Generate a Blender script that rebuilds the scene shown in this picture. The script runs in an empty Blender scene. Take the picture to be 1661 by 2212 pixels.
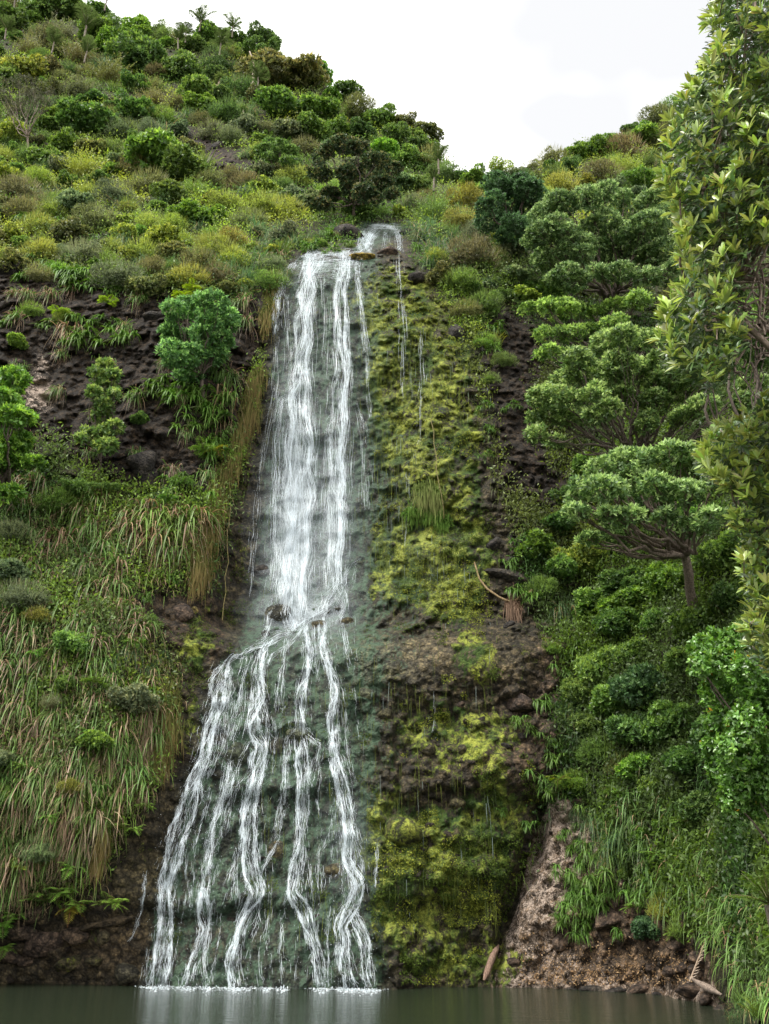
import bpy, math, random
import numpy as np

random.seed(11)
rng = np.random.default_rng(11)
SC = bpy.context.scene
COL = SC.collection
PI = math.pi
R = math.radians

# ------------------------------------------------------------------ camera
PITCH = 22.0
FOC = 0.5 / math.tan(R(27.5))          # focal length in picture heights
CAM = np.array([0.0, 0.0, 1.7])
cd = bpy.data.cameras.new('camera'); cam = bpy.data.objects.new('camera', cd); COL.objects.link(cam)
cam.location = CAM; cam.rotation_euler = (R(90 + PITCH), 0, 0)
cd.sensor_fit = 'VERTICAL'; cd.sensor_height = 24.0; cd.lens = FOC * 24.0
cd.clip_start = 0.1; cd.clip_end = 2000.0
SC.camera = cam
SC.render.resolution_x = 769; SC.render.resolution_y = 1024

# ------------------------------------------------------------------ world, sun, exposure
SUN_EL, SUN_AZ = 58.0, -38.0            # height; azimuth from +Y (behind the hill), negative = left
EXPO = 2.0
w = bpy.data.worlds.new('World'); SC.world = w; w.use_nodes = True
nt = w.node_tree; nt.nodes.clear()
def wn(t, **k):
    n = nt.nodes.new(t)
    for a, b in k.items(): setattr(n, a, b)
    return n
out = wn('ShaderNodeOutputWorld'); bg = wn('ShaderNodeBackground')
sky = wn('ShaderNodeTexSky', sky_type='NISHITA', sun_disc=False)
sky.sun_elevation = R(SUN_EL); sky.sun_rotation = R(SUN_AZ); sky.air_density = 1.0; sky.dust_density = 3.0
tc = wn('ShaderNodeTexCoord'); mp = wn('ShaderNodeMapping'); mp.inputs['Scale'].default_value = (1.0, 1.0, 1.7)
nz = wn('ShaderNodeTexNoise'); nz.inputs['Scale'].default_value = 1.3; nz.inputs['Detail'].default_value = 4; nz.inputs['Roughness'].default_value = 0.55
rp = wn('ShaderNodeValToRGB')
rp.color_ramp.elements[0].position = 0.40; rp.color_ramp.elements[0].color = (2.2, 2.2, 2.2, 1)
rp.color_ramp.elements[1].position = 0.64; rp.color_ramp.elements[1].color = (9.8, 9.65, 9.3, 1)
mx = wn('ShaderNodeMix', data_type='RGBA'); mx.inputs['Factor'].default_value = 0.95
nt.links.new(tc.outputs['Generated'], mp.inputs['Vector']); nt.links.new(mp.outputs['Vector'], nz.inputs['Vector'])
nt.links.new(nz.outputs['Fac'], rp.inputs['Fac'])
nt.links.new(sky.outputs['Color'], mx.inputs[6]); nt.links.new(rp.outputs['Color'], mx.inputs[7])
nt.links.new(mx.outputs[2], bg.inputs['Color']); bg.inputs['Strength'].default_value = 0.112
nt.links.new(bg.outputs['Background'], out.inputs['Surface'])
ld = bpy.data.lights.new('sun', 'SUN'); ld.energy = 1.3; ld.angle = R(14); ld.color = (1.0, 0.965, 0.9)
sun = bpy.data.objects.new('sun', ld); COL.objects.link(sun)
# the sun stands high, to the left and behind the camera's shoulder
SUN_DIR = np.array([-0.50, -0.38, 0.0]); SUN_DIR = SUN_DIR / np.linalg.norm(SUN_DIR) * math.cos(R(SUN_EL)); SUN_DIR[2] = math.sin(R(SUN_EL))
sky.sun_rotation = math.atan2(SUN_DIR[0], SUN_DIR[1])
from mathutils import Vector
sun.rotation_euler = Vector(SUN_DIR).to_track_quat('Z', 'Y').to_euler()
SC.view_settings.view_transform = 'Standard'; SC.view_settings.look = 'None'
SC.view_settings.gamma = 1.0; SC.view_settings.use_curve_mapping = False
SC.view_settings.exposure = EXPO
SC.cycles.max_bounces = 6; SC.cycles.transparent_max_bounces = 12
SC.cycles.diffuse_bounces = 3; SC.cycles.glossy_bounces = 3; SC.cycles.transmission_bounces = 3

# ------------------------------------------------------------------ maths helpers
def nrm(a): return a / np.maximum(np.linalg.norm(a, axis=-1, keepdims=True), 1e-9)
def sstep(a, b, x):
    t = np.clip((x - a) / (b - a), 0, 1); return t * t * (3 - 2 * t)
def lerp(a, b, t): return a + (b - a) * t

def _hash(ix, iy, iz, seed):
    h = (ix * 73856093) ^ (iy * 19349663) ^ (iz * 83492791) ^ (seed * 2654435761)
    h = h & 0xffffffff
    h = ((h ^ (h >> 15)) * 2246822519) & 0xffffffff
    h = ((h ^ (h >> 13)) * 3266489917) & 0xffffffff
    h = h ^ (h >> 16)
    return (h & 0xffffff) / float(0x1000000)

def vnoise(p, seed=0):
    f = np.floor(p).astype(np.int64); t = p - f; t = t * t * (3 - 2 * t)
    x, y, z = f[..., 0], f[..., 1], f[..., 2]; r = 0
    for dx in (0, 1):
        wx = t[..., 0] if dx else 1 - t[..., 0]
        for dy in (0, 1):
            wy = t[..., 1] if dy else 1 - t[..., 1]
            for dz in (0, 1):
                wz = t[..., 2] if dz else 1 - t[..., 2]
                r = r + _hash(x + dx, y + dy, z + dz, seed) * wx * wy * wz
    return r * 2 - 1

def fbm(p, oct=4, seed=0, gain=0.5):
    a = 1.0; s = 0; r = 0
    for o in range(oct):
        r = r + a * vnoise(p * (2 ** o), seed + o * 17); s += a; a *= gain
    return r / s

def worley(p, seed=0):
    f = np.floor(p).astype(np.int64); best = np.full(p.shape[:-1], 9.0); bid = np.zeros(p.shape[:-1])
    for dx in (-1, 0, 1):
        for dy in (-1, 0, 1):
            for dz in (-1, 0, 1):
                c = f + np.array([dx, dy, dz])
                q = np.stack([_hash(c[..., 0], c[..., 1], c[..., 2], seed + k) for k in (1, 2, 3)], -1) + c
                d = np.linalg.norm(q - p, axis=-1); m = d < best
                best = np.where(m, d, best); bid = np.where(m, _hash(c[..., 0], c[..., 1], c[..., 2], seed + 9), bid)
    return best, bid

def in_poly(px, py, poly):
    px = np.asarray(px, float); py = np.asarray(py, float); r = np.zeros(px.shape, bool); n = len(poly)
    for i in range(n):
        x1, y1 = poly[i]; x2, y2 = poly[(i + 1) % n]
        if y1 == y2: continue
        c = ((y1 > py) != (y2 > py)) & (px < (x2 - x1) * (py - y1) / (y2 - y1) + x1)
        r ^= c
    return r

# ------------------------------------------------------------------ the lie of the land
# px, py are picture positions on a 1661 x 2212 reading of the view; Y is the ground's distance from the camera.
CP, SP = math.cos(R(PITCH)), math.sin(R(PITCH))
def ray(px, py):
    u = (np.asarray(px, float) - 830.5) / 2212.0; v = (1106.0 - np.asarray(py, float)) / 2212.0
    u, v = np.broadcast_arrays(u, v)
    return np.stack([u, FOC * CP - v * SP, FOC * SP + v * CP], -1)
def P(px, py, Y):
    d = ray(px, py); Y = np.asarray(Y, float)
    return CAM + d * (Y / d[..., 1])[..., None]
def mpp(px, py, Y):
    return np.asarray(Y) / ray(px, py)[..., 1] / 2212.0     # metres per reading pixel there

CX = np.array([-900, -400, 0, 200, 400, 520, 650, 800, 950, 1100, 1250, 1400, 1550, 1661, 2100, 2700], float)
TAB = {
 2260: [20, 24, 27.5, 26.8, 25.6, 25.2, 25.2, 25.3, 25.6, 25.5, 24.8, 24.0, 20.0, 15.4, 12, 9],
 2135: [20, 24, 27.0, 26.5, 25.4, 25.1, 25.1, 25.2, 25.6, 25.5, 24.8, 23.9, 21.0, 17.2, 13, 10],
 2000: [19, 23.5, 26.2, 26.2, 25.8, 25.6, 25.5, 25.5, 25.9, 25.9, 25.2, 23.8, 21, 17.8, 14, 10],
 1850: [19, 23.5, 25.6, 25.8, 26.2, 26.1, 26, 26, 26.2, 26.3, 25.7, 24, 21.5, 18.5, 14.5, 11],
 1700: [19, 23.5, 25.3, 25.4, 26.6, 26.7, 26.5, 26.4, 26.4, 26.4, 26, 24.3, 22, 19.3, 15, 11],
 1500: [20, 24, 25.8, 25.9, 27.2, 27.4, 27.2, 27.1, 26.9, 26.8, 26.6, 25, 22.6, 20.2, 16, 12],
 1400: [20, 24.5, 26.2, 26.4, 27.6, 28.0, 27.8, 27.5, 27.1, 26.9, 27, 25.6, 23.2, 20.8, 17, 12],
 1340: [21, 25, 26.5, 26.8, 28.2, 29.4, 29.3, 28.8, 28, 27.8, 27.6, 26, 23.6, 21.3, 17.5, 13],
 1250: [21, 25.5, 27, 27.3, 28.3, 29.8, 29.8, 29.3, 28.4, 28.3, 28.2, 26.6, 24.2, 22, 18, 13],
 1050: [22, 27, 28.5, 29, 29.3, 30.5, 30.5, 30, 29.2, 29.2, 29.6, 28.3, 26, 24, 20, 15],
 850: [24, 28.5, 29.8, 30.3, 30.3, 31.2, 31.2, 30.8, 30.2, 30.4, 31.3, 30.5, 29, 27, 22, 17],
 700: [26, 30, 30.8, 31.3, 31.2, 31.8, 31.8, 31.4, 31.2, 31.8, 33, 33, 32, 30.5, 25, 19],
 600: [28, 32, 32.3, 32.8, 32.4, 32.4, 32.4, 32.1, 32.2, 33, 35, 35.5, 35, 34, 28, 21],
 545: [30, 34, 34.3, 34.8, 34.4, 34.0, 33.4, 33.3, 33.4, 34.5, 36.5, 37.2, 37, 36, 30, 23],
 520: [31, 35, 35.3, 35.8, 35.4, 35.2, 35.0, 35.6, 35.3, 36, 37.5, 38.2, 38.5, 37.5, 31, 24],
 480: [33, 37, 37, 37.4, 37, 37, 37, 37.4, 37.2, 37.5, 39, 40, 40.5, 39.5, 33, 26],
 400: [36, 40, 40.5, 41, 41, 41, 41.5, 42, 42, 42.5, 42.5, 43.5, 44.5, 44, 38, 30],
 300: [40, 44, 45, 45.5, 46, 46, 47, 48, 50, 51, 50, 50, 51, 51, 43, 34],
 200: [44, 48, 49.5, 50, 51, 52, 53, 54, 56, 57, 57, 56, 56, 56, 48, 38],
 100: [48, 53, 55, 56, 57, 58, 60, 61, 62, 63, 63, 62, 61, 60, 52, 42],
 0: [52, 58, 61, 62, 63, 64, 65, 66, 67, 68, 68, 67, 66, 65, 57, 46],
 -200: [58, 66, 70, 72, 73, 74, 75, 76, 77, 78, 78, 77, 76, 74, 64, 52]}
GX = np.arange(-900, 2701, 20.0); GY = np.arange(-200, 2261, 10.0)
_k = sorted(TAB); _rows = np.array([[np.interp(x, CX, TAB[k]) for x in GX] for k in _k])
GD = np.array([[np.interp(y, _k, _rows[:, j]) for j in range(len(GX))] for y in GY])
for _ in range(3):
    GD[:, 1:-1] = (GD[:, :-2] + 2 * GD[:, 1:-1] + GD[:, 2:]) / 4
GD[1:-1] = (GD[:-2] + 2 * GD[1:-1] + GD[2:]) / 4
def D0(px, py):
    fx = np.clip((np.asarray(px, float) - GX[0]) / 20.0, 0, len(GX) - 1.001); fy = np.clip((np.asarray(py, float) - GY[0]) / 10.0, 0, len(GY) - 1.001)
    fx, fy = np.broadcast_arrays(fx, fy)
    ix = fx.astype(int); iy = fy.astype(int); tx = fx - ix; ty = fy - iy
    return (GD[iy, ix] * (1 - tx) + GD[iy, ix + 1] * tx) * (1 - ty) + (GD[iy + 1, ix] * (1 - tx) + GD[iy + 1, ix + 1] * tx) * ty

# the bare rock face behind and right of the water
FACE = [(640, 535), (600, 600), (572, 720), (560, 850), (530, 1000), (490, 1150), (455, 1290), (385, 1330), (385, 1450), (370, 1640), (330, 1720),
        (290, 1760), (240, 1860), (190, 1925), (60, 1965), (-60, 1990), (-60, 2200), (1080, 2200), (1090, 2010), (1150, 1800), (1190, 1700), (1200, 1560), (1215, 1450),
        (1180, 1370), (1130, 1300), (1120, 1180), (1080, 1060), (1050, 900), (1010, 760), (960, 640), (900, 560), (870, 485), (768, 485), (768, 538), (700, 542)]
PINK = [(1085, 2010), (1190, 1730), (1250, 1735), (1290, 1800), (1330, 1900), (1420, 1960), (1530, 2060), (1560, 2200), (1060, 2200)]
CLIFF_L = [(-60, 560), (60, 590), (130, 600), (330, 640), (480, 655), (585, 640), (560, 760), (545, 850), (500, 980), (455, 1080), (300, 1060), (180, 1010), (120, 960), (60, 985), (-60, 1000)]
SCARP = [(325, 255), (420, 275), (470, 310), (560, 345), (570, 385), (470, 370), (410, 320), (340, 290)]
CLIFF_R = [(1060, 640), (1130, 700), (1190, 770), (1150, 860), (1180, 1000), (1260, 1080), (1180, 1110), (1090, 1060), (1060, 900), (1040, 760)]
SOIL_L = [(290, 1280), (440, 1280), (500, 1300), (480, 1420), (380, 1440), (330, 1360), (240, 1330)]
def blob(px, py, cx, cy, rx, ry):
    return np.exp(-(((px - cx) / rx) ** 2 + ((py - cy) / ry) ** 2))

def disp(px, py, b, fine=True):
    """depth change: bulges, strata and stones (positive = towards the camera)"""
    d = 0.55 * fbm(b / 3.1, 3, 5) + 0.22 * fbm(b / 0.9, 3, 31)
    rough = np.clip(sstep(560, 640, py), 0.35, 1)
    d = d * np.maximum(rough, .9 * blob(px, py, 460, 320, 110, 60))
    # smooth bulging beds right of the falls, undercut beneath
    ledge = lambda yc, s, x0, x1, a: a * np.exp(-((py - yc) / s) ** 2) * sstep(x0, x0 + 90, px) * (1 - sstep(x1 - 110, x1, px))
    wob = 14 * np.sin(px / 90.0) + 9 * np.sin(px / 37.0)
    q = py; py = py + wob; d_in = d; d = d * 0
    d = d + ledge(1430, 52, 650, 1230, 0.55) - ledge(1530, 36, 760, 1230, 0.2) + ledge(1640, 55, 960, 1220, 0.75) - ledge(1735, 34, 780, 1200, 0.5) \
          + ledge(1800, 40, 780, 900, 0.45) + ledge(1880, 42, 800, 1130, 0.5) - ledge(1960, 22, 780, 1100, 0.35) + ledge(1700, 22, 430, 800, 0.35) - ledge(1742, 18, 430, 800, 0.3) \
          + ledge(1930, 24, 230, 800, 0.32) - ledge(1972, 16, 240, 800, 0.35) + ledge(1560, 20, 430, 760, 0.25) - ledge(1130, 30, 800, 1060, 0.6) + ledge(1180, 30, 800, 1060, 0.35) \
          + ledge(1090, 60, 930, 1060, .3) - ledge(1110, 30, 560, 800, 0.0)
    d = d_in + d * .62
    d = d + .22 * (.5 - np.abs(fbm(b / .75, 3, 611))) * 1.4 * sstep(600, 680, q) * (1 - .8 * blob(px, q, 960, 1425, 170, 40))
    # the cleft between the mossy face and the pink slope
    d = d - 0.9 * np.exp(-((q - (2010 - (px - 1080) * 2.35)) / 70.0) ** 2) * sstep(1060, 1085, px) * (1 - sstep(1165, 1200, px))
    if not fine: return d
    w1, i1 = worley(b / 0.62, 3); w2, i2 = worley(b / 0.27 + 7.3, 13); w3, _ = worley(b / 0.12 + 3.1, 23)
    amp = np.ones_like(d)
    amp = amp * (1 + .7 * (px < 560) * (q < 1060)) * (1 + .55 * sstep(780, 840, px) * (q > 560)); amp = amp * (1 - 0.75 * blob(px, q, 960, 1425, 190, 45))      # the smooth bed keeps few stones
    d = d + amp * (0.42 * np.clip(0.52 - w1, -0.12, 1) * (i1 > 0.55) + 0.20 * np.clip(0.6 - w2, -0.15, 1) * (i2 > 0.25) + 0.045 * (0.5 - w3) + 0.05 * fbm(b / 0.16, 3, 77))
    return d

def surf(px, py, off=0.0, fine=False):
    px = np.asarray(px, float); py = np.asarray(py, float)
    D = D0(px, py); b = P(px, py, D)
    D = D - disp(px, py, b, fine) - off
    return P(px, py, D)
def surfY(px, py): return surf(px, py)[..., 1]

# ------------------------------------------------------------------ object helpers
REG = []
def tag(o, label=None, cat=None, group=None, kind=None):
    if label: o['label'] = label
    if cat: o['category'] = cat
    if group: o['group'] = group
    if kind: o['kind'] = kind
    return o
def empty(name, loc):
    o = bpy.data.objects.new(name, None); o.empty_display_size = 0.2; COL.objects.link(o); o.location = loc; return o

class Soup:
    """collects faces with a colour per vertex and links them as ONE mesh object"""
    def __init__(s): s.v = []; s.q = []; s.c = []; s.n = 0
    def add(s, v, q, c):
        v = np.asarray(v, float).reshape(-1, 3); c = np.asarray(c, float)
        if c.ndim == 1: c = np.tile(c, (len(v), 1))
        s.v.append(v); s.c.append(c.reshape(-1, 3)); s.q.append(np.asarray(q).reshape(-1, 4) + s.n); s.n += len(v)
    def mesh(s, name, mat, smooth=False):
        V = np.concatenate(s.v); Q = np.concatenate(s.q); C = np.concatenate(s.c)
        return make_mesh(name, V, Q, mat, {'Col': C}, smooth)
    def build(s, name, mat, parent=None, smooth=False, loc=None):
        me = s.mesh(name, mat, smooth); o = bpy.data.objects.new(name, me); COL.objects.link(o)
        if parent: o.parent = parent
        if loc is not None: o.location = loc
        return o

def make_mesh(name, V, Q, mat, attrs=None, smooth=False):
    me = bpy.data.meshes.new(name); n = len(V); m = len(Q)
    me.vertices.add(n); me.vertices.foreach_set('co', np.ascontiguousarray(V, dtype=np.float32).ravel())
    me.loops.add(m * 4); me.loops.foreach_set('vertex_index', np.ascontiguousarray(Q, dtype=np.int32).ravel())
    me.polygons.add(m); me.polygons.foreach_set('loop_start', np.arange(0, m * 4, 4, dtype=np.int32)); me.polygons.foreach_set('loop_total', np.full(m, 4, dtype=np.int32))
    if smooth: me.polygons.foreach_set('use_smooth', np.ones(m, dtype=bool))
    for k, a in (attrs or {}).items():
        a = np.asarray(a, float)
        if a.ndim == 1:
            at = me.attributes.new(k, 'FLOAT', 'POINT'); at.data.foreach_set('value', a.astype(np.float32))
        elif k in ('Col', 'Mask'):
            at = me.attributes.new(k, 'FLOAT_COLOR', 'POINT'); at.data.foreach_set('color', np.concatenate([a, np.ones((n, 1))], 1).astype(np.float32).ravel())
        else:
            at = me.attributes.new(k, 'FLOAT_VECTOR', 'POINT'); at.data.foreach_set('vector', a.astype(np.float32).ravel())
    me.materials.append(mat); me.update(calc_edges=True); me.validate()
    return me

def rand_dir(n):
    return nrm(rng.normal(size=(n, 3)))
def leaves(s, c, d, L, W, col, nn=None, fold=0.0):
    """rhombic leaves: base c, direction d, length L, width W, colour per leaf"""
    n = len(c); d = nrm(d)
    if nn is None: nn = rand_dir(n)
    side = nrm(np.cross(d, nn)); up = np.cross(side, d)
    L = np.broadcast_to(np.asarray(L, float), (n,))[:, None]; W = np.broadcast_to(np.asarray(W, float), (n,))[:, None]
    mid = c + d * L * 0.5
    v = np.stack([c, mid - side * W / 2 + up * fold * W, c + d * L, mid + side * W / 2 + up * fold * W], 1)
    s.add(v, np.arange(n * 4).reshape(n, 4), np.repeat(np.broadcast_to(col, (n, 3)), 4, 0))
def big_leaves(s, c, d, nn, L, W, col, curl=0.15):
    """near leaves: a folded, curved blade of eight faces"""
    n = len(c); d = nrm(d); side = nrm(np.cross(d, nn)); up = np.cross(side, d)
    L = np.broadcast_to(np.asarray(L, float), (n,))[:, None]; W = np.broadcast_to(np.asarray(W, float), (n,))[:, None]
    ts = [0, .25, .55, .82, 1.0]; ws = [.12, .75, 1.0, .62, .03]; pts = []
    for t, ww in zip(ts, ws):
        m = c + d * L * t - up * L * curl * t * t
        pts += [m - side * W * ww / 2 + up * W * ww * 0.16, m, m + side * W * ww / 2 + up * W * ww * 0.16]
    v = np.stack(pts, 1); f = []
    for i in range(4):
        a = i * 3
        f += [[a, a + 1, a + 4, a + 3], [a + 1, a + 2, a + 5, a + 4]]
    f = np.array(f); q = (np.arange(n) * 15)[:, None, None] + f[None]
    s.add(v, q, np.repeat(np.broadcast_to(col, (n, 3)), 15, 0))
def blades(s, base, d, L, W, droop, c0, c1, seg=4, side=None):
    """strap leaves arching under their weight"""
    n = len(base); d = nrm(d); L = np.broadcast_to(np.asarray(L, float), (n,))[:, None]; W = np.broadcast_to(np.asarray(W, float), (n,))[:, None]
    droop = np.broadcast_to(np.asarray(droop, float), (n,))[:, None]
    if side is None:
        side = nrm(np.cross(d, np.array([0, 0, 1.0]) + 0.5 * rand_dir(n)))
    pts = []; cs = []; c0 = np.broadcast_to(c0, (n, 3)); c1 = np.broadcast_to(c1, (n, 3))
    for i in range(seg + 1):
        t = i / seg; ww = (0.55 + 0.45 * math.sin(min(t * 2.2, 1.6))) * (1 - t ** 2.2) + 0.04
        m = base + d * L * t * (1 - 0.28 * droop * t) + np.array([0, 0, -1.0]) * droop * L * t * t * 0.85
        pts += [m - side * W * ww / 2, m + side * W * ww / 2]; cc = c0 * (1 - t) + c1 * t; cs += [cc, cc]
    v = np.stack(pts, 1); k = 2 * (seg + 1)
    f = np.array([[2 * i, 2 * i + 1, 2 * i + 3, 2 * i + 2] for i in range(seg)])
    q = (np.arange(n) * k)[:, None, None] + f[None]
    s.add(v, q, np.stack(cs, 1))
def tube(s, pts, rad, col, sides=7, wob=0.0):
    pts = np.asarray(pts, float); n = len(pts); rad = np.broadcast_to(np.asarray(rad, float), (n,))
    t = nrm(np.gradient(pts, axis=0)); a = np.array([0.3, 0.9, 0.2]); u = nrm(np.cross(t, a)); vv = np.cross(t, u)
    an = np.linspace(0, 2 * PI, sides, endpoint=False)
    rr = rad[:, None] * (1 + wob * rng.normal(size=(n, sides)))
    V = pts[:, None] + (np.cos(an)[None, :, None] * u[:, None] + np.sin(an)[None, :, None] * vv[:, None]) * rr[..., None]
    q = []
    for i in range(n - 1):
        for j in range(sides):
            k = (j + 1) % sides; q.append([i * sides + j, i * sides + k, (i + 1) * sides + k, (i + 1) * sides + j])
    s.add(V.reshape(-1, 3), q, col)
def crooked(a, b, n=7, amp=0.12, sag=0.0):
    a = np.asarray(a, float); b = np.asarray(b, float); L = np.linalg.norm(b - a); t = np.linspace(0, 1, n)[:, None]
    p = a + (b - a) * t; o = np.cumsum(rng.normal(size=(n, 3)), 0) * amp * L / n; o -= o[0] + (o[-1] - o[0]) * t
    p = p + o; p[:, 2] += sag * L * np.sin(t[:, 0] * PI)
    return p

# ------------------------------------------------------------------ materials
def mat_new(name):
    m = bpy.data.materials.new(name); m.use_nodes = True; t = m.node_tree; t.nodes.clear(); return m, t
def foliage_mat(name, rough=0.5, trans=0.3, spec=0.35):
    m, t = mat_new(name); N = t.nodes; Lk = t.links
    o = N.new('ShaderNodeOutputMaterial'); a = N.new('ShaderNodeAttribute'); a.attribute_name = 'Col'
    oi = N.new('ShaderNodeObjectInfo'); mu = N.new('ShaderNodeMix'); mu.data_type = 'RGBA'; mu.blend_type = 'MULTIPLY'; mu.inputs['Factor'].default_value = 1
    Lk.new(a.outputs['Color'], mu.inputs[6]); Lk.new(oi.outputs['Color'], mu.inputs[7])
    p = N.new('ShaderNodeBsdfPrincipled'); p.inputs['Roughness'].default_value = rough; p.inputs['Specular IOR Level'].default_value = spec
    Lk.new(mu.outputs[2], p.inputs['Base Color'])
    tr = N.new('ShaderNodeBsdfTranslucent'); hs = N.new('ShaderNodeHueSaturation'); hs.inputs['Value'].default_value = 1.5; hs.inputs['Saturation'].default_value = 1.1; hs.inputs['Hue'].default_value = 0.49
    Lk.new(mu.outputs[2], hs.inputs['Color']); Lk.new(hs.outputs['Color'], tr.inputs['Color'])
    mi = N.new('ShaderNodeMixShader'); mi.inputs[0].default_value = trans
    Lk.new(p.outputs[0], mi.inputs[1]); Lk.new(tr.outputs[0], mi.inputs[2]); Lk.new(mi.outputs[0], o.inputs['Surface'])
    return m
M_LEAF = foliage_mat('leaf', 0.5, 0.38, 0.4)
M_GLOSS = foliage_mat('glossy_leaf', 0.33, 0.28, 0.5)
M_BLADE = foliage_mat('blade', 0.5, 0.32, 0.35)
M_MOSS = foliage_mat('moss', 0.9, 0.2, 0.1)

def bark_mat():
    m, t = mat_new('bark'); N = t.nodes; Lk = t.links
    o = N.new('ShaderNodeOutputMaterial'); a = N.new('ShaderNodeAttribute'); a.attribute_name = 'Col'
    tc = N.new('ShaderNodeTexCoord'); mp = N.new('ShaderNodeMapping'); mp.inputs['Scale'].default_value = (9, 9, 3); n = N.new('ShaderNodeTexNoise'); n.inputs['Scale'].default_value = 3; n.inputs['Detail'].default_value = 6
    r = N.new('ShaderNodeValToRGB'); r.color_ramp.elements[0].color = (.45, .42, .4, 1); r.color_ramp.elements[0].position = .3; r.color_ramp.elements[1].color = (1.5, 1.45, 1.4, 1); r.color_ramp.elements[1].position = .72
    mu = N.new('ShaderNodeMix'); mu.data_type = 'RGBA'; mu.blend_type = 'MULTIPLY'; mu.inputs['Factor'].default_value = 1
    p = N.new('ShaderNodeBsdfPrincipled'); p.inputs['Roughness'].default_value = .85; b = N.new('ShaderNodeBump'); b.inputs['Strength'].default_value = .8; b.inputs['Distance'].default_value = .04
    Lk.new(tc.outputs['Object'], mp.inputs[0]); Lk.new(mp.outputs[0], n.inputs['Vector']); Lk.new(n.outputs['Fac'], r.inputs[0]); Lk.new(a.outputs['Color'], mu.inputs[6]); Lk.new(r.outputs[0], mu.inputs[7])
    Lk.new(mu.outputs[2], p.inputs['Base Color']); Lk.new(n.outputs['Fac'], b.inputs['Height']); Lk.new(b.outputs[0], p.inputs['Normal']); Lk.new(p.outputs[0], o.inputs['Surface'])
    return m
M_BARK = bark_mat()

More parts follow.
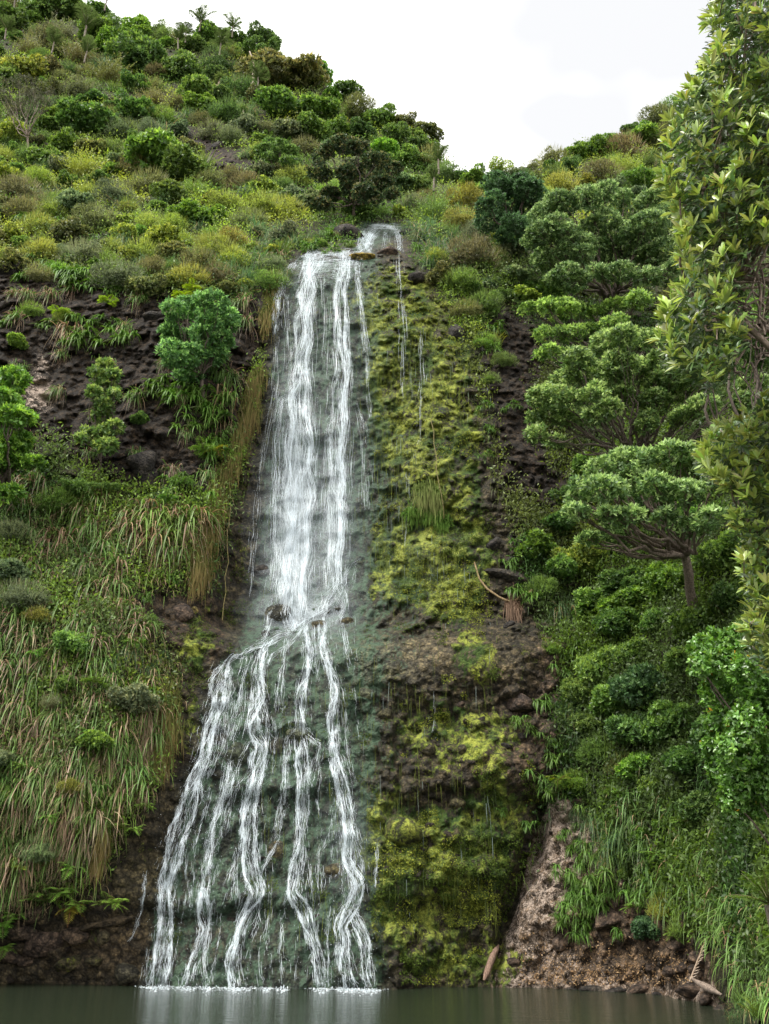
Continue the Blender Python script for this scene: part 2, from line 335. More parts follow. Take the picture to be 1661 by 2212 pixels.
def rock_mat(name, ground=False):
    """rock and soil: vertex colour, grit, stones, and moss / lichen grown where the masks allow"""
    m, t = mat_new(name); N = t.nodes; Lk = t.links
    def nn(ty, **k):
        x = N.new(ty)
        for a, b in k.items(): setattr(x, a, b)
        return x
    o = nn('ShaderNodeOutputMaterial'); a = nn('ShaderNodeAttribute', attribute_name='Col'); mk = nn('ShaderNodeAttribute', attribute_name='Mask'); sep = nn('ShaderNodeSeparateColor')
    Lk.new(mk.outputs['Color'], sep.inputs[0])
    tc = nn('ShaderNodeTexCoord'); P_ = tc.outputs['Object']
    def noise(scale, det=6, rough=.6, stretch=None, dist=0.0):
        x = nn('ShaderNodeTexNoise'); x.inputs['Scale'].default_value = scale; x.inputs['Detail'].default_value = det; x.inputs['Roughness'].default_value = rough; x.inputs['Distortion'].default_value = dist
        if stretch:
            mp = nn('ShaderNodeMapping'); mp.inputs['Scale'].default_value = stretch; Lk.new(P_, mp.inputs[0]); Lk.new(mp.outputs[0], x.inputs['Vector'])
        else: Lk.new(P_, x.inputs['Vector'])
        return x.outputs['Fac']
    def ramp(src, p0, c0, p1, c1):
        r = nn('ShaderNodeValToRGB'); e = r.color_ramp.elements; e[0].position = p0; e[0].color = (*c0, 1); e[1].position = p1; e[1].color = (*c1, 1); Lk.new(src, r.inputs[0]); return r.outputs[0]
    def mix(f, A, B, mode='MIX'):
        x = nn('ShaderNodeMix', data_type='RGBA', blend_type=mode)
        if isinstance(f, (int, float)): x.inputs['Factor'].default_value = f
        else: Lk.new(f, x.inputs['Factor'])
        for s_, i in ((A, 6), (B, 7)):
            if isinstance(s_, tuple): x.inputs[i].default_value = (*s_, 1)
            else: Lk.new(s_, x.inputs[i])
        return x.outputs[2]
    def math_(op, A, B=None, C=None):
        x = nn('ShaderNodeMath', operation=op)
        for i, s_ in enumerate((A, B, C)):
            if s_ is None: continue
            if isinstance(s_, (int, float)): x.inputs[i].default_value = s_
            else: Lk.new(s_, x.inputs[i])
        return x.outputs[0]
    vo = nn('ShaderNodeTexVoronoi'); vo.inputs['Scale'].default_value = 5.5; Lk.new(P_, vo.inputs['Vector'])
    vs = nn('ShaderNodeTexVoronoi'); vs.inputs['Scale'].default_value = 15; Lk.new(P_, vs.inputs['Vector'])
    n1 = noise(2.2, 8, .65); n2 = noise(14, 6, .7); n3 = noise(45, 4, .7)
    c = mix(1.0, a.outputs['Color'], ramp(n2, .28, (.3, .3, .3), .72, (1.5, 1.45, 1.4)), 'MULTIPLY')
    c = mix(.8, c, ramp(n1, .3, (.6, .6, .62), .7, (1.35, 1.3, 1.2)), 'MULTIPLY')
    sv = nn('ShaderNodeSeparateColor'); Lk.new(vo.outputs['Color'], sv.inputs[0])
    c = mix(.8, c, ramp(sv.outputs[0], .2, (.6, .6, .6), .95, (1.45, 1.38, 1.25)), 'MULTIPLY')
    sv2 = nn('ShaderNodeSeparateColor'); Lk.new(vs.outputs['Color'], sv2.inputs[0])
    c = mix(.7, c, ramp(sv2.outputs[1], .1, (.5, .5, .5), .95, (1.45, 1.4, 1.3)), 'MULTIPLY')
    c = mix(.85, c, ramp(vo.outputs['Distance'], .25, (1.25, 1.22, 1.18), .75, (.30, .30, .30)), 'MULTIPLY'); c = mix(.7, c, ramp(vs.outputs['Distance'], .25, (1.2, 1.2, 1.15), .75, (.45, .45, .45)), 'MULTIPLY')
    # pale lichen specks
    li = math_('ADD', math_('MULTIPLY', noise(20, 5, .8), .6), math_('MULTIPLY', noise(4.0, 5, .7), .4))
    lf = nn('ShaderNodeMapRange', interpolation_type='SMOOTHSTEP'); Lk.new(li, lf.inputs[0])
    th = math_('SUBTRACT', .70, math_('MULTIPLY', sep.outputs[1], .27)); Lk.new(th, lf.inputs[1]); Lk.new(math_('ADD', th, .04), lf.inputs[2])
    c = mix(math_('MULTIPLY', lf.outputs[0], .85), c, mix(n3, (.33, .23, .17), (.46, .40, .34)))
    # streaks of grey-green algae where water runs
    al = math_('ADD', math_('MULTIPLY', noise(2.0, 6, .7, (2.2, 2.2, .7)), .7), math_('MULTIPLY', noise(11, 4, .7, (1, 1, .5)), .3))
    af = nn('ShaderNodeMapRange', interpolation_type='SMOOTHSTEP'); Lk.new(al, af.inputs[0])
    th = math_('SUBTRACT', .70, math_('MULTIPLY', sep.outputs[2], .26)); Lk.new(th, af.inputs[1]); Lk.new(math_('ADD', th, .10), af.inputs[2])
    c = mix(math_('MULTIPLY', af.outputs[0], .74), c, mix(n2, (.028, .058, .034), (.085, .15, .088)))
    # yellow-green moss
    mo = math_('ADD', math_('MULTIPLY', noise(1.9, 9, .75, (1.2, 1.2, .8), .5), .55), math_('MULTIPLY', noise(7, 6, .8, (1.2, 1.2, .7)), .45))
    mf = nn('ShaderNodeMapRange', interpolation_type='SMOOTHSTEP'); Lk.new(mo, mf.inputs[0])
    th = math_('SUBTRACT', .69, math_('MULTIPLY', sep.outputs[0], .252)); Lk.new(th, mf.inputs[1]); Lk.new(math_('ADD', th, .07), mf.inputs[2])
    mcol = mix(ramp(noise(1.1, 4, .6), .42, (0, 0, 0), .58, (1, 1, 1)), (.05, .09, .018), (.25, .285, .052))
    mcol = mix(1.0, mcol, ramp(n3, .3, (.4, .45, .4), .7, (1.4, 1.35, 1.3)), 'MULTIPLY'); mcol = mix(1.0, mcol, ramp(noise(5, 6, .75), .38, (.4, .5, .45), .58, (1.25, 1.2, 1.1)), 'MULTIPLY')
    c = mix(math_('MULTIPLY', mf.outputs[0], .93), c, mcol)
    p = nn('ShaderNodeBsdfPrincipled'); p.inputs['Specular IOR Level'].default_value = .28; Lk.new(c, p.inputs['Base Color'])
    rg = math_('SUBTRACT', .85, math_('MULTIPLY', sep.outputs[2], .42)); Lk.new(math_('ADD', rg, math_('MULTIPLY', mf.outputs[0], .2)), p.inputs['Roughness'])
    h = math_('ADD', math_('MULTIPLY', n2, .5), math_('MULTIPLY', n3, .22)); h = math_('SUBTRACT', h, math_('MULTIPLY', vo.outputs['Distance'], .5)); h = math_('SUBTRACT', h, math_('MULTIPLY', vs.outputs['Distance'], .35))
    h = math_('ADD', h, math_('MULTIPLY', mf.outputs[0], .25))
    b = nn('ShaderNodeBump'); b.inputs['Strength'].default_value = .95; b.inputs['Distance'].default_value = .12; Lk.new(h, b.inputs['Height']); Lk.new(b.outputs[0], p.inputs['Normal'])
    Lk.new(p.outputs[0], o.inputs['Surface'])
    return m
M_ROCK = rock_mat('cliff_rock')

# ------------------------------------------------------------------ terrain
SKY = [(-900, -60), (-400, -40), (0, -8), (60, 15), (150, 22), (210, 34), (260, 62), (340, 78), (430, 92), (510, 105), (600, 120), (640, 148), (700, 180), (735, 232), (800, 254), (860, 270), (915, 290), (940, 335), (965, 370), (990, 385),
       (1100, 388), (1180, 368), (1240, 335), (1300, 312), (1360, 300), (1400, 280), (1440, 256), (1480, 236), (1560, 195), (1700, 120), (2100, -60), (2700, -120)]
def ridge(px): return np.interp(px, [a for a, _ in SKY], [b - 3 for _, b in SKY])
pxs = np.concatenate([np.arange(-900, -30, 24.0), np.arange(-30, 1700, 2.6), np.arange(1700, 2701, 24.0)])
ts = np.concatenate([np.linspace(0, 1, 800)])
PX = np.tile(pxs, (len(ts), 1)); RG = ridge(PX); T = ts[:, None]
PY = 2258 + (RG - 2258) * T
base = P(PX, PY, D0(PX, PY)); dd = disp(PX, PY, base, True)
V = P(PX, PY, D0(PX, PY) - dd)
back = []
last = V[-1]
for k, (dy, dz) in enumerate([(1.5, .1), (4, -.6), (9, -3), (18, -8), (40, -20), (90, -40)]):
    b = last.copy(); b[:, 1] += dy; b[:, 2] += dz; b[:, 0] *= (1 + dy / 60.0); back.append(b)
# rows below water: carry the foot down so that the pool always has a bank under it
foot = V[0].copy(); foot[:, 2] = -3.0; foot2 = foot.copy(); foot2[:, 1] -= 0.3
Vall = np.concatenate([foot[None], V, np.stack(back)]); nr, nc = Vall.shape[:2]
idx = np.arange(nr * nc).reshape(nr, nc); Q = np.stack([idx[:-1, :-1], idx[:-1, 1:], idx[1:, 1:], idx[1:, :-1]], -1).reshape(-1, 4)
# --- colours and masks over the land
wx = PX + 30 * fbm(base / 1.7, 3, 91); wy = PY + 30 * fbm(base / 1.7, 3, 191)
C = np.tile(np.array([0.050, 0.055, 0.025]), PX.shape + (1,))
def lay(C, m, col): return C * (1 - m[..., None]) + np.array(col) * m[..., None]
def soft(poly, C, col, s=1.0):
    m = in_poly(wx, wy, poly).astype(float) * s; return lay(C, m, col)
C = soft(CLIFF_L, C, (.031, .023, .0155)); C = soft(SCARP, C, (.04, .03, .025)); C = soft(CLIFF_R, C, (.032, .024, .017))
C = soft(FACE, C, (.062, .055, .037)); C = soft(PINK, C, (.14, .105, .080)); C = soft(SOIL_L, C, (.055, .042, .028))
WL = lambda py: np.interp(py, [485, 545, 600, 800, 1200, 1340, 1430, 1600, 1850, 2130], [765, 640, 600, 572, 545, 535, 465, 425, 350, 290])
WR = lambda py: np.interp(py, [485, 545, 600, 800, 1200, 1340, 1430, 1600, 1850, 2130], [875, 800, 812, 815, 800, 790, 780, 790, 810, 825])
wet = sstep(-25, 35, wx - WL(wy)) * (1 - sstep(-20, 50, wx - WR(wy))) * np.maximum(sstep(535, 560, wy), (wx > 775) * (wy > 480))
C = lay(C, wet * .85, (.028, .042, .028)); C = lay(C, blob(wx, wy, 900, 1000, 130, 330) * .6, (.04, .042, .03)); C = lay(C, blob(wx, wy, 960, 1950, 170, 250) * .5, (.05, .045, .03))
C = lay(C, blob(wx, wy, 940, 1425, 170, 38) * .9, (.17, .15, .10)); C = lay(C, blob(wx, wy, 780, 1440, 80, 60) * .8, (.12, .15, .105)); C = lay(C, blob(wx, wy, 1120, 1640, 90, 60) * .7, (.13, .095, .07))
C = lay(C, blob(wx, wy, 1130, 1520, 60, 60) * .6, (.10, .075, .06)); C = lay(C, blob(wx, wy, 230, 2040, 190, 55) * .7, (.125, .10, .07)); C = lay(C, blob(wx, wy, 330, 1900, 90, 50) * .6, (.13, .12, .075))
C = lay(C, blob(wx, wy, 1185, 1430, 25, 60) * .8, (.16, .12, .10)); C = lay(C, blob(wx, wy, 1400, 2040, 120, 80) * .6, (.10, .075, .055))
moss = .92 * blob(wx, wy, 840, 640, 70, 90) + .95 * blob(wx, wy, 930, 700, 80, 90) + .9 * blob(wx, wy, 860, 840, 90, 160) + .85 * blob(wx, wy, 980, 760, 50, 80) + .75 * blob(wx, wy, 950, 940, 110, 90) \
    + .9 * blob(wx, wy, 1010, 1150, 55, 160) + .55 * blob(wx, wy, 900, 1220, 130, 120) + .95 * blob(wx, wy, 1030, 1425, 75, 50) + .8 * blob(wx, wy, 985, 1300, 60, 60) + .7 * blob(wx, wy, 960, 1580, 90, 60) + .75 * blob(wx, wy, 1080, 1600, 60, 90) \
    + .95 * blob(wx, wy, 860, 1820, 80, 110) + 1.0 * blob(wx, wy, 1010, 1850, 130, 110) + .8 * blob(wx, wy, 920, 1980, 150, 110) + .85 * blob(wx, wy, 1090, 2100, 60, 60) + .7 * blob(wx, wy, 1090, 1750, 80, 70) + .85 * blob(wx, wy, 430, 1380, 70, 80) \
    + .7 * blob(wx, wy, 420, 1560, 40, 130) + .65 * blob(wx, wy, 520, 1150, 40, 220) + .6 * blob(wx, wy, 300, 1850, 60, 90) + .6 * blob(wx, wy, 180, 2020, 100, 40) + .5 * blob(wx, wy, 1250, 1960, 60, 60) + .5 * blob(wx, wy, 250, 2100, 150, 30) + .5 * blob(wx, wy, 700, 660, 120, 90) \
    + .35 * blob(wx, wy, 640, 1850, 220, 300) + .6 * blob(wx, wy, 930, 1120, 120, 200) + .5 * blob(wx, wy, 850, 1240, 80, 90) + .5 * blob(wx, wy, 940, 2080, 160, 60) + .4 * blob(wx, wy, 860, 1600, 60, 120)
lich = .82 * in_poly(wx, wy, PINK) * (1 - .75 * blob(wx, wy, 1400, 2030, 190, 90)) + .95 * blob(wx, wy, 80, 850, 42, 60) + .8 * blob(wx, wy, 105, 775, 26, 26) + .45 * blob(wx, wy, 180, 950, 120, 50) + .45 * blob(wx, wy, 1180, 1640, 60, 80) + .25 * blob(wx, wy, 300, 1990, 120, 80)
wetm = np.clip(wet * .95 + .75 * blob(wx, wy, 860, 1000, 120, 380) + .6 * blob(wx, wy, 830, 1600, 90, 300) + .5 * blob(wx, wy, 930, 1250, 140, 160) + .4 * blob(wx, wy, 930, 1950, 140, 150) + .3 * blob(wx, wy, 520, 1150, 50, 300), 0, 1)
moss = np.maximum(moss, (.42 + .25 * fbm(base / 2.5, 2, 711)) * in_poly(wx, wy, FACE) * sstep(790, 850, wx) * (1 - .5 * blob(wx, wy, 1130, 1620, 80, 80))); moss = moss + .25 * blob(wx, wy, 950, 1500, 130, 60) + .2 * blob(wx, wy, 1000, 1640, 110, 60); moss = moss * 1.06 + .12 * (wx > 800) * (moss > .3)
Mk = np.stack([np.clip(moss, 0, 1), np.clip(lich, 0, 1), wetm], -1)
pad0 = lambda A: np.concatenate([A[:1], A, np.repeat(A[-1:], 6, 0)])
me = make_mesh('cliff', Vall.reshape(-1, 3), Q, M_ROCK, {'Col': pad0(C).reshape(-1, 3), 'Mask': pad0(Mk).reshape(-1, 3)}, True)
cliff = bpy.data.objects.new('cliff', me); COL.objects.link(cliff)
tag(cliff, 'dark conglomerate cliff and steep hillside around the falls', 'cliff', kind='structure')

# ground far around and under the pool
s = Soup(); g = np.array([-900, -200, -60, -20, 20, 60, 200, 900], float); gx, gy = np.meshgrid(g, g); gv = np.stack([gx, gy, np.full_like(gx, -3.0)], -1)
ii = np.arange(64).reshape(8, 8); s.add(gv.reshape(-1, 3), np.stack([ii[:-1, :-1], ii[:-1, 1:], ii[1:, 1:], ii[1:, :-1]], -1), (.06, .05, .035))
M_BED, t_ = mat_new('pool_bed'); _o = t_.nodes.new('ShaderNodeOutputMaterial'); _p = t_.nodes.new('ShaderNodeBsdfPrincipled'); _n = t_.nodes.new('ShaderNodeTexNoise'); _n.inputs['Scale'].default_value = .7; _r = t_.nodes.new('ShaderNodeValToRGB')
_r.color_ramp.elements[0].color = (.03, .028, .018, 1); _r.color_ramp.elements[1].color = (.09, .075, .05, 1); t_.links.new(_n.outputs['Fac'], _r.inputs[0]); t_.links.new(_r.outputs[0], _p.inputs['Base Color']); t_.links.new(_p.outputs[0], _o.inputs[0])
tag(s.build('ground', M_BED), kind='structure')

# ------------------------------------------------------------------ pool
def water_mat():
    m, t = mat_new('pool_water'); N = t.nodes; Lk = t.links
    o = N.new('ShaderNodeOutputMaterial'); p = N.new('ShaderNodeBsdfPrincipled'); p.inputs['Base Color'].default_value = (.017, .024, .014, 1); p.inputs['Roughness'].default_value = .09; p.inputs['IOR'].default_value = 1.33
    tc = N.new('ShaderNodeTexCoord'); mp = N.new('ShaderNodeMapping'); mp.inputs['Scale'].default_value = (.7, 2.2, 1)
    n = N.new('ShaderNodeTexNoise'); n.inputs['Scale'].default_value = 2.6; n.inputs['Detail'].default_value = 5; n.inputs['Roughness'].default_value = .6; b = N.new('ShaderNodeBump'); b.inputs['Strength'].default_value = .6; b.inputs['Distance'].default_value = .07
    Lk.new(tc.outputs['Object'], mp.inputs[0]); Lk.new(mp.outputs[0], n.inputs['Vector']); Lk.new(n.outputs['Fac'], b.inputs['Height']); Lk.new(b.outputs[0], p.inputs['Normal']); Lk.new(p.outputs[0], o.inputs[0])
    return m
s = Soup(); s.add([[-60, -30, 0], [60, -30, 0], [60, 31, 0], [-60, 31, 0]], [[0, 1, 2, 3]], (1, 1, 1))
pool = tag(s.build('pool', water_mat()), 'dark olive brown pool at the foot of the waterfall', 'pool', kind='structure')

# ------------------------------------------------------------------ waterfall
STREAMS = [  # (points px,py ; half-width ; strength)
 ('upper', [(815, 492), (802, 508), (795, 525), (792, 543)], 11, .95), ('upper', [(845, 488), (862, 505), (866, 540)], 9, .8), ('upper', [(792, 495), (782, 515), (776, 540)], 8, .85), ('upper', [(792, 493), (830, 487), (868, 493)], 6, 1.0), ('upper', [(836, 500), (832, 540)], 8, .6),
 ('lip', [(655, 556), (700, 549), (745, 547), (785, 552)], 7, 1.0), ('lip', [(645, 572), (700, 566), (770, 568)], 15, .74), ('lip', [(640, 565), (612, 592), (598, 650), (596, 720)], 11, .72), ('lip', [(625, 600), (690, 590), (760, 585)], 24, .55),
 ('left', [(690, 545), (668, 600), (657, 690), (652, 780), (645, 850), (648, 950), (646, 1060), (640, 1160), (636, 1250), (632, 1330)], 26, 1.05), ('left', [(640, 850), (610, 865), (602, 930), (600, 1010), (596, 1060), (598, 1160), (604, 1290)], 14, .62),
 ('left', [(636, 900), (632, 1100), (622, 1310)], 36, .66), ('left', [(658, 1000), (652, 1200), (642, 1330)], 26, .72),
 ('right', [(748, 542), (732, 600), (730, 680), (738, 760), (735, 850), (730, 950), (728, 1050), (724, 1150), (720, 1260)], 17, 1.0), ('right', [(728, 900), (726, 1100), (716, 1280)], 26, .62),
 ('thin', [(765, 570), (778, 640), (785, 700), (792, 760)], 8, .72), ('thin', [(790, 760), (795, 850), (800, 900)], 6, .6), ('thin', [(700, 590), (705, 700), (700, 800)], 10, .45), ('thin', [(770, 860), (785, 930), (790, 1100)], 12, .42), ('thin', [(600, 720), (590, 850), (565, 1000), (548, 1180), (540, 1290)], 9, .42), ('thin', [(620, 640), (625, 800)], 8, .5),
 ('thin', [(862, 545), (862, 590), (868, 650), (872, 720), (870, 860)], 9, .48), ('thin', [(905, 700), (912, 820), (900, 960)], 7, .36), ('thin', [(880, 1000), (878, 1180)], 4, .4),
 ('ledge', [(722, 1300), (700, 1318), (668, 1335), (648, 1348), (622, 1368), (600, 1374), (572, 1394), (548, 1398), (520, 1416), (505, 1417), (487, 1436)], 8, .84), ('ledge', [(780, 1206), (757, 1222), (742, 1250), (727, 1290), (715, 1305)], 7, .66), ('ledge', [(752, 1235), (728, 1265), (700, 1290), (690, 1318)], 7, .6), ('ledge', [(690, 1330), (650, 1342), (600, 1362), (560, 1388), (530, 1404)], 10, .62), ('ledge', [(775, 1206), (766, 1230), (763, 1262)], 4, .6), ('ledge', [(735, 1262), (745, 1285), (742, 1320), (728, 1345)], 6, .85), ('ledge', [(716, 1292), (690, 1312), (676, 1340)], 6, .8), ('ledge', [(660, 1348), (640, 1372), (618, 1398), (590, 1412), (575, 1440)], 6, .75), ('fan', [(622, 1372), (612, 1420), (604, 1480), (600, 1540)], 6.5, .62), ('fan', [(530, 1412), (520, 1470), (512, 1540), (500, 1600)], 7, .66), ('fan', [(680, 1345), (688, 1410), (684, 1470)], 6.5, .62), ('fan', [(740, 1345), (752, 1400), (762, 1450)], 6.5, .6), ('ledge', [(600, 1384), (575, 1408), (548, 1424)], 5, .6), ('ledge', [(742, 1250), (722, 1270), (705, 1300), (700, 1330)], 10, .85), ('ledge', [(640, 1340), (655, 1325), (680, 1322)], 14, .85),
 ('arch', [(578, 1352), (580, 1325), (600, 1308), (622, 1316), (632, 1340), (640, 1356)], 6, .95), ('arch', [(583, 1345), (572, 1372), (566, 1392)], 7, .7), ('arch', [(632, 1300), (634, 1340), (640, 1360)], 26, .7),
 ('fan', [(490, 1433), (473, 1480), (463, 1530), (450, 1585), (438, 1640), (415, 1700), (395, 1770), (376, 1840), (362, 1900), (354, 1960), (352, 2030), (340, 2132)], 14, 1.0), ('fan', [(500, 1440), (490, 1500), (480, 1560), (470, 1620), (440, 1680)], 15, .6), ('fan', [(415, 1705), (432, 1690), (440, 1730)], 5, .8),
 ('fan', [(570, 1398), (556, 1460), (551, 1530), (548, 1585), (568, 1610), (560, 1650), (543, 1700), (536, 1760), (533, 1830), (545, 1880), (556, 1930), (540, 1970), (516, 2020), (506, 2075), (510, 2136)], 12, 1.0), ('fan', [(556, 1480), (575, 1560), (578, 1620), (556, 1670)], 9, .6), ('fan', [(545, 1590), (520, 1640), (500, 1690), (475, 1760)], 6, .62),
 ('fan', [(493, 1640), (483, 1710), (462, 1780), (447, 1850), (440, 1920), (430, 1975), (440, 2010), (412, 2075), (400, 2130)], 8, .88), ('fan', [(440, 1920), (455, 1965), (448, 2020), (440, 2070), (447, 2130)], 6, .7),
 ('fan', [(655, 1352), (662, 1420), (652, 1480), (650, 1545), (648, 1600), (655, 1680), (652, 1760), (650, 1830), (640, 1880), (632, 1930), (655, 1965), (672, 2020), (690, 2080), (694, 2132)], 10, .95), ('fan', [(650, 1560), (622, 1600), (618, 1680), (600, 1790), (590, 1830)], 7, .58), ('fan', [(645, 1575), (690, 1610), (668, 1700)], 8, .45), ('fan', [(640, 1890), (612, 1960), (606, 2060), (610, 2130)], 6, .6), ('fan', [(600, 1822), (580, 1850), (560, 1890)], 5, .7), ('fan', [(660, 1830), (672, 1900), (676, 1960)], 5, .5),
 ('fan', [(700, 1335), (704, 1400), (716, 1450), (724, 1520), (722, 1590), (728, 1640), (735, 1700), (752, 1770), (748, 1850), (775, 1905), (757, 1960), (735, 2000), (745, 2060), (760, 2132)], 11, .98), ('fan', [(757, 1960), (790, 2040), (803, 2132)], 10, .85), ('fan', [(740, 1960), (725, 2050), (735, 2132)], 6, .6), ('fan', [(745, 1770), (760, 1850), (765, 1950)], 17, .6), ('fan', [(715, 1440), (740, 1490), (748, 1560), (752, 1640), (770, 1700)], 5, .5), ('fan', [(718, 1580), (735, 1680), (740, 1740)], 14, .55),
 ('trickle', [(315, 1880), (307, 1960), (292, 2010), (275, 2040)], 4, .7), ('trickle', [(817, 1820), (815, 1870), (810, 1915)], 4, .8), ('trickle', [(508, 1830), (503, 1900), (500, 1950)], 4, .7), ('trickle', [(940, 1490), (938, 1600)], 3, .45), ('trickle', [(765, 1330), (768, 1420), (765, 1500), (778, 1600)], 4, .42), ('trickle', [(320, 2050), (312, 2130)], 8, .55), ('trickle', [(700, 2000), (720, 2130)], 6, .42), ('trickle', [(590, 1950), (560, 2060), (570, 2130)], 8, .35), ('trickle', [(640, 2000), (640, 2120)], 8, .35)]
_r = np.random.default_rng(5)
_WLI = lambda y: np.interp(y, [600, 800, 1200, 1340, 1430, 1600, 1850, 2130], [600, 572, 545, 535, 465, 425, 350, 300]); _WRI = lambda y: np.interp(y, [600, 800, 1200, 1340, 1430, 1600, 1850, 2130], [812, 815, 800, 790, 780, 790, 800, 815])
for _i in range(64):                                   # fine runnels between the main streams
    _fan = _i < 52; _y0 = _r.uniform(1400, 1950) if _fan else _r.uniform(600, 1000); _y1 = min(_y0 + _r.uniform(90, 420), 2132 if _fan else 1330); _f = _r.uniform(.04, .97); _pts = []
    for _y in np.linspace(_y0, _y1, 8):
        _f = min(.99, max(.02, _f + _r.normal() * (.012 if _fan else .005))); _pts.append((_WLI(_y) + (_WRI(_y) - _WLI(_y)) * _f, _y))
    STREAMS.append(('trickle' if _fan else 'thin', _pts, _r.uniform(2.5, 7), _r.uniform(.36, .66) if _fan else _r.uniform(.3, .46)))
def resample(pts, step=3.0):
    p = np.array(pts, float); d = np.r_[0, np.cumsum(np.linalg.norm(np.diff(p, axis=0), axis=1))]; n = max(3, int(d[-1] / step)); t = np.linspace(0, d[-1], n)
    return np.stack([np.interp(t, d, p[:, 0]), np.interp(t, d, p[:, 1])], -1)
_br = []
for _k, _p, _w, _s in STREAMS:
    if _k in ('fan', 'left', 'right') and _w > 6:
        _q = resample(_p, 16); _t = nrm(np.gradient(_q, axis=0)); _nl = np.stack([-_t[:, 1], _t[:, 0]], -1)
        for _j in range(3):
            _ph = _r.uniform(0, 6.28); _fr = _r.uniform(.35, .9) * (.35 if _k != 'fan' else 1); _a = np.clip(np.convolve(np.cumsum(_r.normal(size=len(_q))) * .12, [.25, .5, .25], 'same'), -.28, .28); _of = _w * (3.2 * _a + .36 * np.sin(np.arange(len(_q)) * _fr * .5 + _ph) + .22 * np.sin(np.arange(len(_q)) * .9 + _ph * 2)) * (.75 if _k != 'fan' else 1.05)
            _br.append((_k, (_q + _nl * _of[:, None]).tolist(), _w * (.42, .34, .26)[_j], _s * (.9, .82, .72)[_j]))
        _br.append((_k, _p, _w * (1.0 if _k != 'fan' else 1.5), _s * (.60 if _k != 'fan' else .60)))
    else: _br.append((_k, _p, _w, _s))
STREAMS = _br; _ledgecut = .45
gxs = np.arange(250, 960, 3.0); gys = np.arange(482, 2142, 4.0); WX, WY = np.meshgrid(gxs, gys)
dens = np.zeros(WX.shape)
_b3 = P(WX, WY, D0(WX, WY)); _one = lambda s_, k_: fbm(_b3 / s_, 3, k_)
WARPX = WX + 9 * _one(.45, 501) + 5 * _one(.16, 511); WARPY = WY + 8 * _one(.4, 521)
for kd, pts, hw, st in STREAMS:
    r = resample(pts, 6)
    for a, b in zip(r[:-1], r[1:]):
        x0, x1 = sorted((a[0], b[0])); y0, y1 = sorted((a[1], b[1])); k = hw * 2.6
        i0, i1 = np.searchsorted(gys, [y0 - k, y1 + k]); j0, j1 = np.searchsorted(gxs, [x0 - k, x1 + k])
        if i1 <= i0 or j1 <= j0: continue
        X = WARPX[i0:i1, j0:j1]; Y = WARPY[i0:i1, j0:j1]; ab = b - a; L2 = (ab ** 2).sum() + 1e-6
        t = np.clip(((X - a[0]) * ab[0] + (Y - a[1]) * ab[1]) / L2, 0, 1); dist = np.hypot(X - a[0] - t * ab[0], Y - a[1] - t * ab[1])
        dens[i0:i1, j0:j1] = np.maximum(dens[i0:i1, j0:j1], st * np.exp(-(dist / hw) ** 2 * .8))
veil = .31 * sstep(0, 30, WX - WL(WY) - 8) * (1 - sstep(-45, 5, WX - WR(WY))) * sstep(590, 680, WY) + .10 * blob(WX, WY, 640, 1180, 90, 170) + .08 * blob(WX, WY, 720, 1150, 60, 170)
veil = np.where(WY > 1400, veil * .8, veil)
dens = dens * np.clip(.88 + .55 * _one(.5, 531) + .35 * _one(.17, 541), .3, 1.15) * (1 - .22 * sstep(900, 1200, WY) * (1 - sstep(1290, 1330, WY)))
dens = np.maximum(np.maximum(dens, veil), .52 * blob(WARPX, WARPY, 640, 1322, 42, 20))
mist = (.40 * blob(WX, WY, 632, 1200, 44, 150) + .30 * blob(WX, WY, 640, 980, 34, 180) + .28 * blob(WX, WY, 722, 1130, 26, 190) + .10 * blob(WX, WY, 660, 1150, 110, 170) + .25 * blob(WX, WY, 650, 1320, 90, 35)
    + .03 * sstep(0, 40, WX - WL(WY)) * (1 - sstep(-50, 10, WX - WR(WY)))) * (1 - sstep(1330, 1420, WY) * .6) + .12 * blob(WX, WY, 752, 1820, 40, 90)
off = .14 + .32 * sstep(560, 700, WY) * (1 - sstep(1250, 1350, WY)) * dens
Dw = D0(WX, WY); bw = P(WX, WY, Dw); Vw = P(WX, WY, Dw - disp(WX, WY, bw, False) - off)
fu = (WX - WL(WY)) / (WR(WY) - WL(WY)) * 6.5; fv = Vw[..., 2]
ii = np.arange(WX.size).reshape(WX.shape); keep = np.maximum.reduce([dens[:-1, :-1], dens[1:, 1:], dens[:-1, 1:], dens[1:, :-1], mist[:-1, :-1]]) > .02
Qw = np.stack([ii[:-1, :-1], ii[:-1, 1:], ii[1:, 1:], ii[1:, :-1]], -1)[keep]
used = np.unique(Qw); rem = np.full(WX.size, -1); rem[used] = np.arange(len(used))
